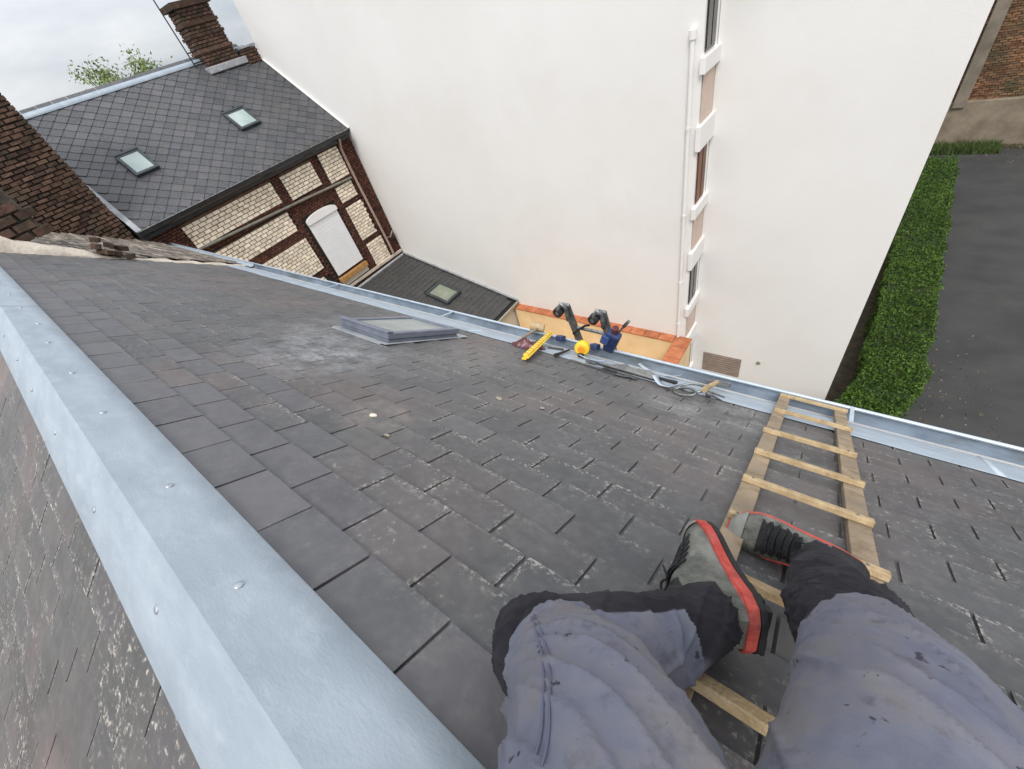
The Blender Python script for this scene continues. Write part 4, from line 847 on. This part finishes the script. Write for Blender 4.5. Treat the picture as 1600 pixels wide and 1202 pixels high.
# trouser cloth
tm = bpy.data.materials.new('work_trouser_cloth'); tm.use_nodes = True; t = tm.node_tree; b = t.nodes['Principled BSDF']; b.inputs['Roughness'].default_value = .92; b.inputs['Specular IOR Level'].default_value = .15
b.inputs['Sheen Weight'].default_value = .03
Lk = t.links.new; g = N(t, 'ShaderNodeNewGeometry')
def nf(scale, lo, hi, det=5, rough=.6, st=None):
    n = N(t, 'ShaderNodeTexNoise'); n.inputs['Scale'].default_value = scale; n.inputs['Detail'].default_value = det; n.inputs['Roughness'].default_value = rough
    if st:
        m_ = N(t, 'ShaderNodeMapping'); m_.inputs['Scale'].default_value = st; Lk(g.outputs['Position'], m_.inputs[0]); Lk(m_.outputs[0], n.inputs[0])
    else: Lk(g.outputs['Position'], n.inputs[0])
    r = N(t, 'ShaderNodeMapRange'); r.inputs[1].default_value = lo; r.inputs[2].default_value = hi; Lk(n.outputs[0], r.inputs[0]); return r.outputs[0]
def mixn(fac, a, bcol, k=None):
    if k is not None:
        mu = N(t, 'ShaderNodeMath', operation='MULTIPLY'); mu.inputs[1].default_value = k; Lk(fac, mu.inputs[0]); fac = mu.outputs[0]
    x = N(t, 'ShaderNodeMix', data_type='RGBA'); Lk(fac, x.inputs[0])
    for sck, val in ((6, a), (7, bcol)):
        if isinstance(val, tuple): x.inputs[sck].default_value = (*val, 1)
        else: Lk(val, x.inputs[sck])
    return x.outputs[2]
blue = mixn(nf(14, .35, .7), srgb(101, 103, 117), srgb(125, 126, 137))
blue = mixn(nf(7, .44, .66, 6, .7), blue, srgb(112, 107, 104), .85)
blue = mixn(nf(23, .56, .7, 5, .7, (1, 1, .5)), blue, srgb(78, 76, 84), .55)
blue = mixn(nf(42, .66, .69, 3), blue, srgb(44, 42, 48), .8)
blue = mixn(nf(17, .66, .74, 4), blue, srgb(84, 78, 82), .6)
blackc = mixn(nf(10, .4, .7), srgb(40, 38, 43), srgb(56, 54, 58)); blackc = mixn(nf(16, .6, .74), blackc, srgb(96, 92, 92), .4)
at = N(t, 'ShaderNodeAttribute', attribute_name='blk'); r = N(t, 'ShaderNodeMapRange'); r.inputs[1].default_value = -.0012; r.inputs[2].default_value = .0012; Lk(at.outputs['Fac'], r.inputs[0])
col = mixn(r.outputs[0], blue, blackc)
HOLE = None
Lk(col, b.inputs['Base Color'])
wv = N(t, 'ShaderNodeTexNoise'); wv.inputs['Scale'].default_value = 650; wv.inputs['Detail'].default_value = 2; Lk(g.outputs['Position'], wv.inputs[0])
b1 = N(t, 'ShaderNodeBump'); b1.inputs['Strength'].default_value = .25; b1.inputs['Distance'].default_value = .001; Lk(wv.outputs[0], b1.inputs['Height'])
w2 = N(t, 'ShaderNodeTexNoise', noise_type='RIDGED_MULTIFRACTAL'); w2.inputs['Scale'].default_value = 13; w2.inputs['Detail'].default_value = 4; w2.inputs['Distortion'].default_value = .6; Lk(g.outputs['Position'], w2.inputs[0])
b2_ = N(t, 'ShaderNodeBump'); b2_.inputs['Strength'].default_value = .5; b2_.inputs['Distance'].default_value = -.004; Lk(w2.outputs[0], b2_.inputs['Height']); Lk(b1.outputs[0], b2_.inputs['Normal']); Lk(b2_.outputs[0], b.inputs['Normal'])
me.materials.append(tm)
worker = thing('person', 'person sitting on the roof in grey-blue work trousers and red-soled boots', 'person', RP(.05, .12, .02))
tro = bpy.data.objects.new('trousers', me); COL.objects.link(tro); tro.location = (0, 0, 0); attach(tro, worker); tag(tro, 'grey-blue work trousers with black shin panels')
# seams stitched along the thighs
from mathutils.bvhtree import BVHTree
bvh = BVHTree.FromPolygons([v.co.copy() for v in me.vertices], [tuple(p.vertices) for p in me.polygons])
seam_m = material('seam_thread', srgb(92, 94, 116), srgb(104, 106, 128), rough=.9)
def seam(ci, ang, i0, i1, r=.001):
    c = chains[ci]; pts = []
    for i in range(i0, i1):
        ax = (c[min(i + 1, len(c) - 1)][0] - c[max(i - 1, 0)][0]).normalized(); e1 = (NR - ax * NR.dot(ax)).normalized(); e2 = ax.cross(e1)
        d = e1 * math.cos(ang) + e2 * math.sin(ang); h = bvh.ray_cast(c[i][0] + d * .3, -d)
        if h[0]: pts.append(h[0] + h[1] * .0012)
    for _ in range(1): pts = [pts[0]] + [(pts[q - 1] + pts[q] * 2 + pts[q + 1]) / 4 for q in range(1, len(pts) - 1)] + [pts[-1]]
    if len(pts) > 3:
        pts = [pts[0]] + [(pts[q - 1] + pts[q] * 2 + pts[q + 1]) / 4 for q in range(1, len(pts) - 1)] + [pts[-1]]
        mb = MB(); mb.tube(pts, r, 6); mb.build('seam', seam_m, tro)
for a in (-.75, -.68): seam(2, a, 10, len(chains[2]) - 6)
for a in (.95, 1.02): seam(0, a, 10, len(chains[0]) - 6)
mb = MB(); wc = catmull(waist); e = wc[-1][0]; dw = (wc[-1][0] - wc[-2][0]).normalized(); mb.tube([e + dw * .06, e + dw * .10], .137, 24); mb.build('belt', rubber, worker, bevel=.006)

# boots
upper_m = material('boot_suede', srgb(88, 90, 84), srgb(128, 126, 118), rough=.9, scale=26, bump=.25, bscale=160, c3=srgb(140, 138, 130), s3=9, l3=.55, h3=.7)
dark_up = material('boot_black', (.014, .014, .015), (.03, .03, .03), rough=.8, scale=30, bump=.2)
red_m = material('red_midsole', srgb(178, 66, 58), srgb(206, 92, 80), rough=.8, scale=30, bump=.2, c3=srgb(128, 92, 84), s3=12, l3=.5, h3=.72)
def boot(origin, toe, ydir, length, mirror, sole_red=True):
    X = toe.normalized(); Y = (ydir - X * ydir.dot(X)).normalized(); Z = X.cross(Y); k = length / .30
    def T(x, y, z): return origin + X * x * k + Y * y * k * 1.16 + Z * z * k
    bt = worker
    prof = [(0, .022, .100), (.012, .032, .112), (.05, .037, .122), (.09, .038, .128), (.125, .039, .122), (.15, .041, .104), (.18, .045, .088), (.21, .049, .074), (.24, .049, .063), (.265, .044, .056), (.285, .033, .048), (.297, .018, .040), (.301, .004, .034)]
    def bend(x): return .010 * mirror * math.sin((x / .3) * math.pi) - .004 * mirror       # the sole curves inwards
    mb = MB(); seg = 20; vs_ = []; fs = []
    for (x, hw, h_) in prof:
        for q in range(seg + 1):
            a = math.pi * q / seg; cy, cz = math.cos(a), math.sin(a)
            yy = hw * (abs(cy) ** .75) * (1 if cy >= 0 else -1); zz_ = .026 + (h_ - .026) * (cz ** .85)
            w_ = .0016 * noise.noise(Vector((x * 60, a * 3, mirror)))
            vs_.append(T(x, yy * .97 + bend(x) + w_, zz_ + w_))
    n_ = seg + 1
    for i in range(len(prof) - 1):
        for q in range(seg): fs.append((i * n_ + q, i * n_ + q + 1, (i + 1) * n_ + q + 1, (i + 1) * n_ + q))
    mb.add(vs_, fs, smooth=True); mb.add([vs_[q] for q in range(n_)], [tuple(reversed(range(n_)))])
    up = mb.build('boot', upper_m, bt)
    ss = up.modifiers.new('sub', 'SUBSURF'); ss.levels = 1; ss.render_levels = 2
    def outline(grow, x_ext=0.):
        L_, R_s = [], []
        for (x, hw, h_) in prof: L_.append((x, hw + grow)); R_s.append((x, -(hw + grow)))
        L_[0] = (-grow - x_ext, L_[0][1] * .8); R_s[0] = (-grow - x_ext, R_s[0][1] * .8); L_[-1] = (.301 + grow, .012); R_s[-1] = (.301 + grow, -.012)
        return [(x, y + bend(max(0, x))) for x, y in L_ + R_s[::-1]]
    def slab(o1, z1, o2, z2, mat, name, bev, toe_up=.0):
        mb = MB(); n = len(o1); up_ = lambda x: toe_up * max(0, (x - .22) / .08) ** 2 + .006 * max(0, (.05 - x) / .05)
        vs_ = [T(x, y, z1 + up_(x)) for x, y in o1] + [T(x, y, z2 + up_(x)) for x, y in o2]
        mb.add(vs_, [tuple(range(n)), tuple(reversed(range(n, 2 * n)))] + [(i, n + i, n + (i + 1) % n, (i + 1) % n) for i in range(n)]); return mb.build(name, mat, up, bevel=bev)
    slab(outline(.003), .012, outline(.0035), .031, red_m, 'midsole', .004, .008)
    slab(outline(.001), 0., outline(.003), .0115, rubber, 'outsole', .002, .008)
    for i in range(9):
        for sg in (-1, 1):
            mb = MB(); x = .02 + i * .031; hw = .022; mb.box(T(x, sg * .022 + bend(x), -.002 + .008 * max(0, (x - .22) / .08) ** 2 + .006 * max(0, (.05 - x) / .05)), (.018 * k, .028 * k, .006 * k), Matrix((X, Y, Z)).transposed()); mb.build('lug', rubber, up)
    # black lace panel, tongue, laces, heel counter, pull tab
    def surf(x, a, lift):
        for i in range(len(prof) - 1):
            if prof[i][0] <= x <= prof[i + 1][0]:
                f = (x - prof[i][0]) / (prof[i + 1][0] - prof[i][0]); hw = prof[i][1] + f * (prof[i + 1][1] - prof[i][1]); h_ = prof[i][2] + f * (prof[i + 1][2] - prof[i][2]); break
        cy, cz = math.cos(a), math.sin(a); return T(x, hw * .97 * (abs(cy) ** .75) * (1 if cy >= 0 else -1) + bend(x) + lift * cy, .026 + (h_ - .026) * (max(cz, 0) ** .85) + lift * max(cz, .2))
    def patch(x0, x1, a0, a1, lift, mat, name, wave=0., nx=16, na=10):
        mb = MB(); vs_ = []
        for i in range(nx + 1):
            x = x0 + (x1 - x0) * i / nx; sw = wave * math.sin(i * 1.9) 
            for q in range(na + 1): vs_.append(surf(x, a0 + sw + (a1 - a0 - 2 * sw) * q / na, lift))
        mb.add(vs_, [(i * (na + 1) + q, i * (na + 1) + q + 1, (i + 1) * (na + 1) + q + 1, (i + 1) * (na + 1) + q) for i in range(nx) for q in range(na)], smooth=True)
        o = mb.build(name, mat, up); so = o.modifiers.new('solid', 'SOLIDIFY'); so.thickness = .0025; so.offset = 1
    patch(.135, .225, .9, math.pi - .9, .0025, dark_up, 'lace_panel', .16)
    patch(.002, .10, 1.0, math.pi - 1.0, .0015, dark_up, 'collar', .0)
    patch(.0005, .075, .3, math.pi - .3, .0012, dark_up, 'heel_counter', .0)
    patch(.262, .298, .25, math.pi - .25, .0018, material('toe_cap', srgb(128, 126, 120), srgb(148, 146, 140), rough=.85, scale=20), 'toe_cap', .03)
    for i, x in enumerate((.142, .158, .174, .190, .206)):
        for sg in (-1, 1):
            pts = [surf(x + sg * .007 * (f - .5), 1.0 + (math.pi - 2.0) * f, .0065 + .003 * math.sin(f * math.pi)) for f in [q / 8 for q in range(9)]]
            mb = MB(); mb.tube(pts, .0026, 6); mb.build('lace', rubber if i % 2 else dark_up, up)
    for sg in (-1, 1):
        base = surf(.140, math.pi / 2, .008); pts = [base + (Y * sg * (.022 * math.sin(f * math.pi)) + X * (.012 * math.sin(f * 2 * math.pi) - .004) + Z * .010 * math.sin(f * math.pi)) * k for f in [q / 12 for q in range(13)]]
        mb = MB(); mb.tube(pts, .0026, 6); mb.build('lace_bow', dark_up, up)
    mb = MB(); mb.box(T(-.004, bend(0), .094), (.008, .018, .026), Matrix((X, Y, Z)).transposed()); mb.build('pull_tab', red_m, up, bevel=.002)
    mb = MB(); mb.tube([T(.055, .004, .09), T(.055, .004, .115), T(.055, .004, .135), T(.056, .004, .142)], [.040, .041, .038, .028], 24); mb.build('ankle_cuff', dark_up, up)
    return up
ro = RP(.262, 1.265, .055); boot(ro, RV(-.292, .012, -.012), -RV(0, .42, .91), .305, -1)
lo_ = RP(.085, .752, .135); boot(lo_, RV(-.19, .335, -.035), -RV(.05, -.25, .97), .335, 1)
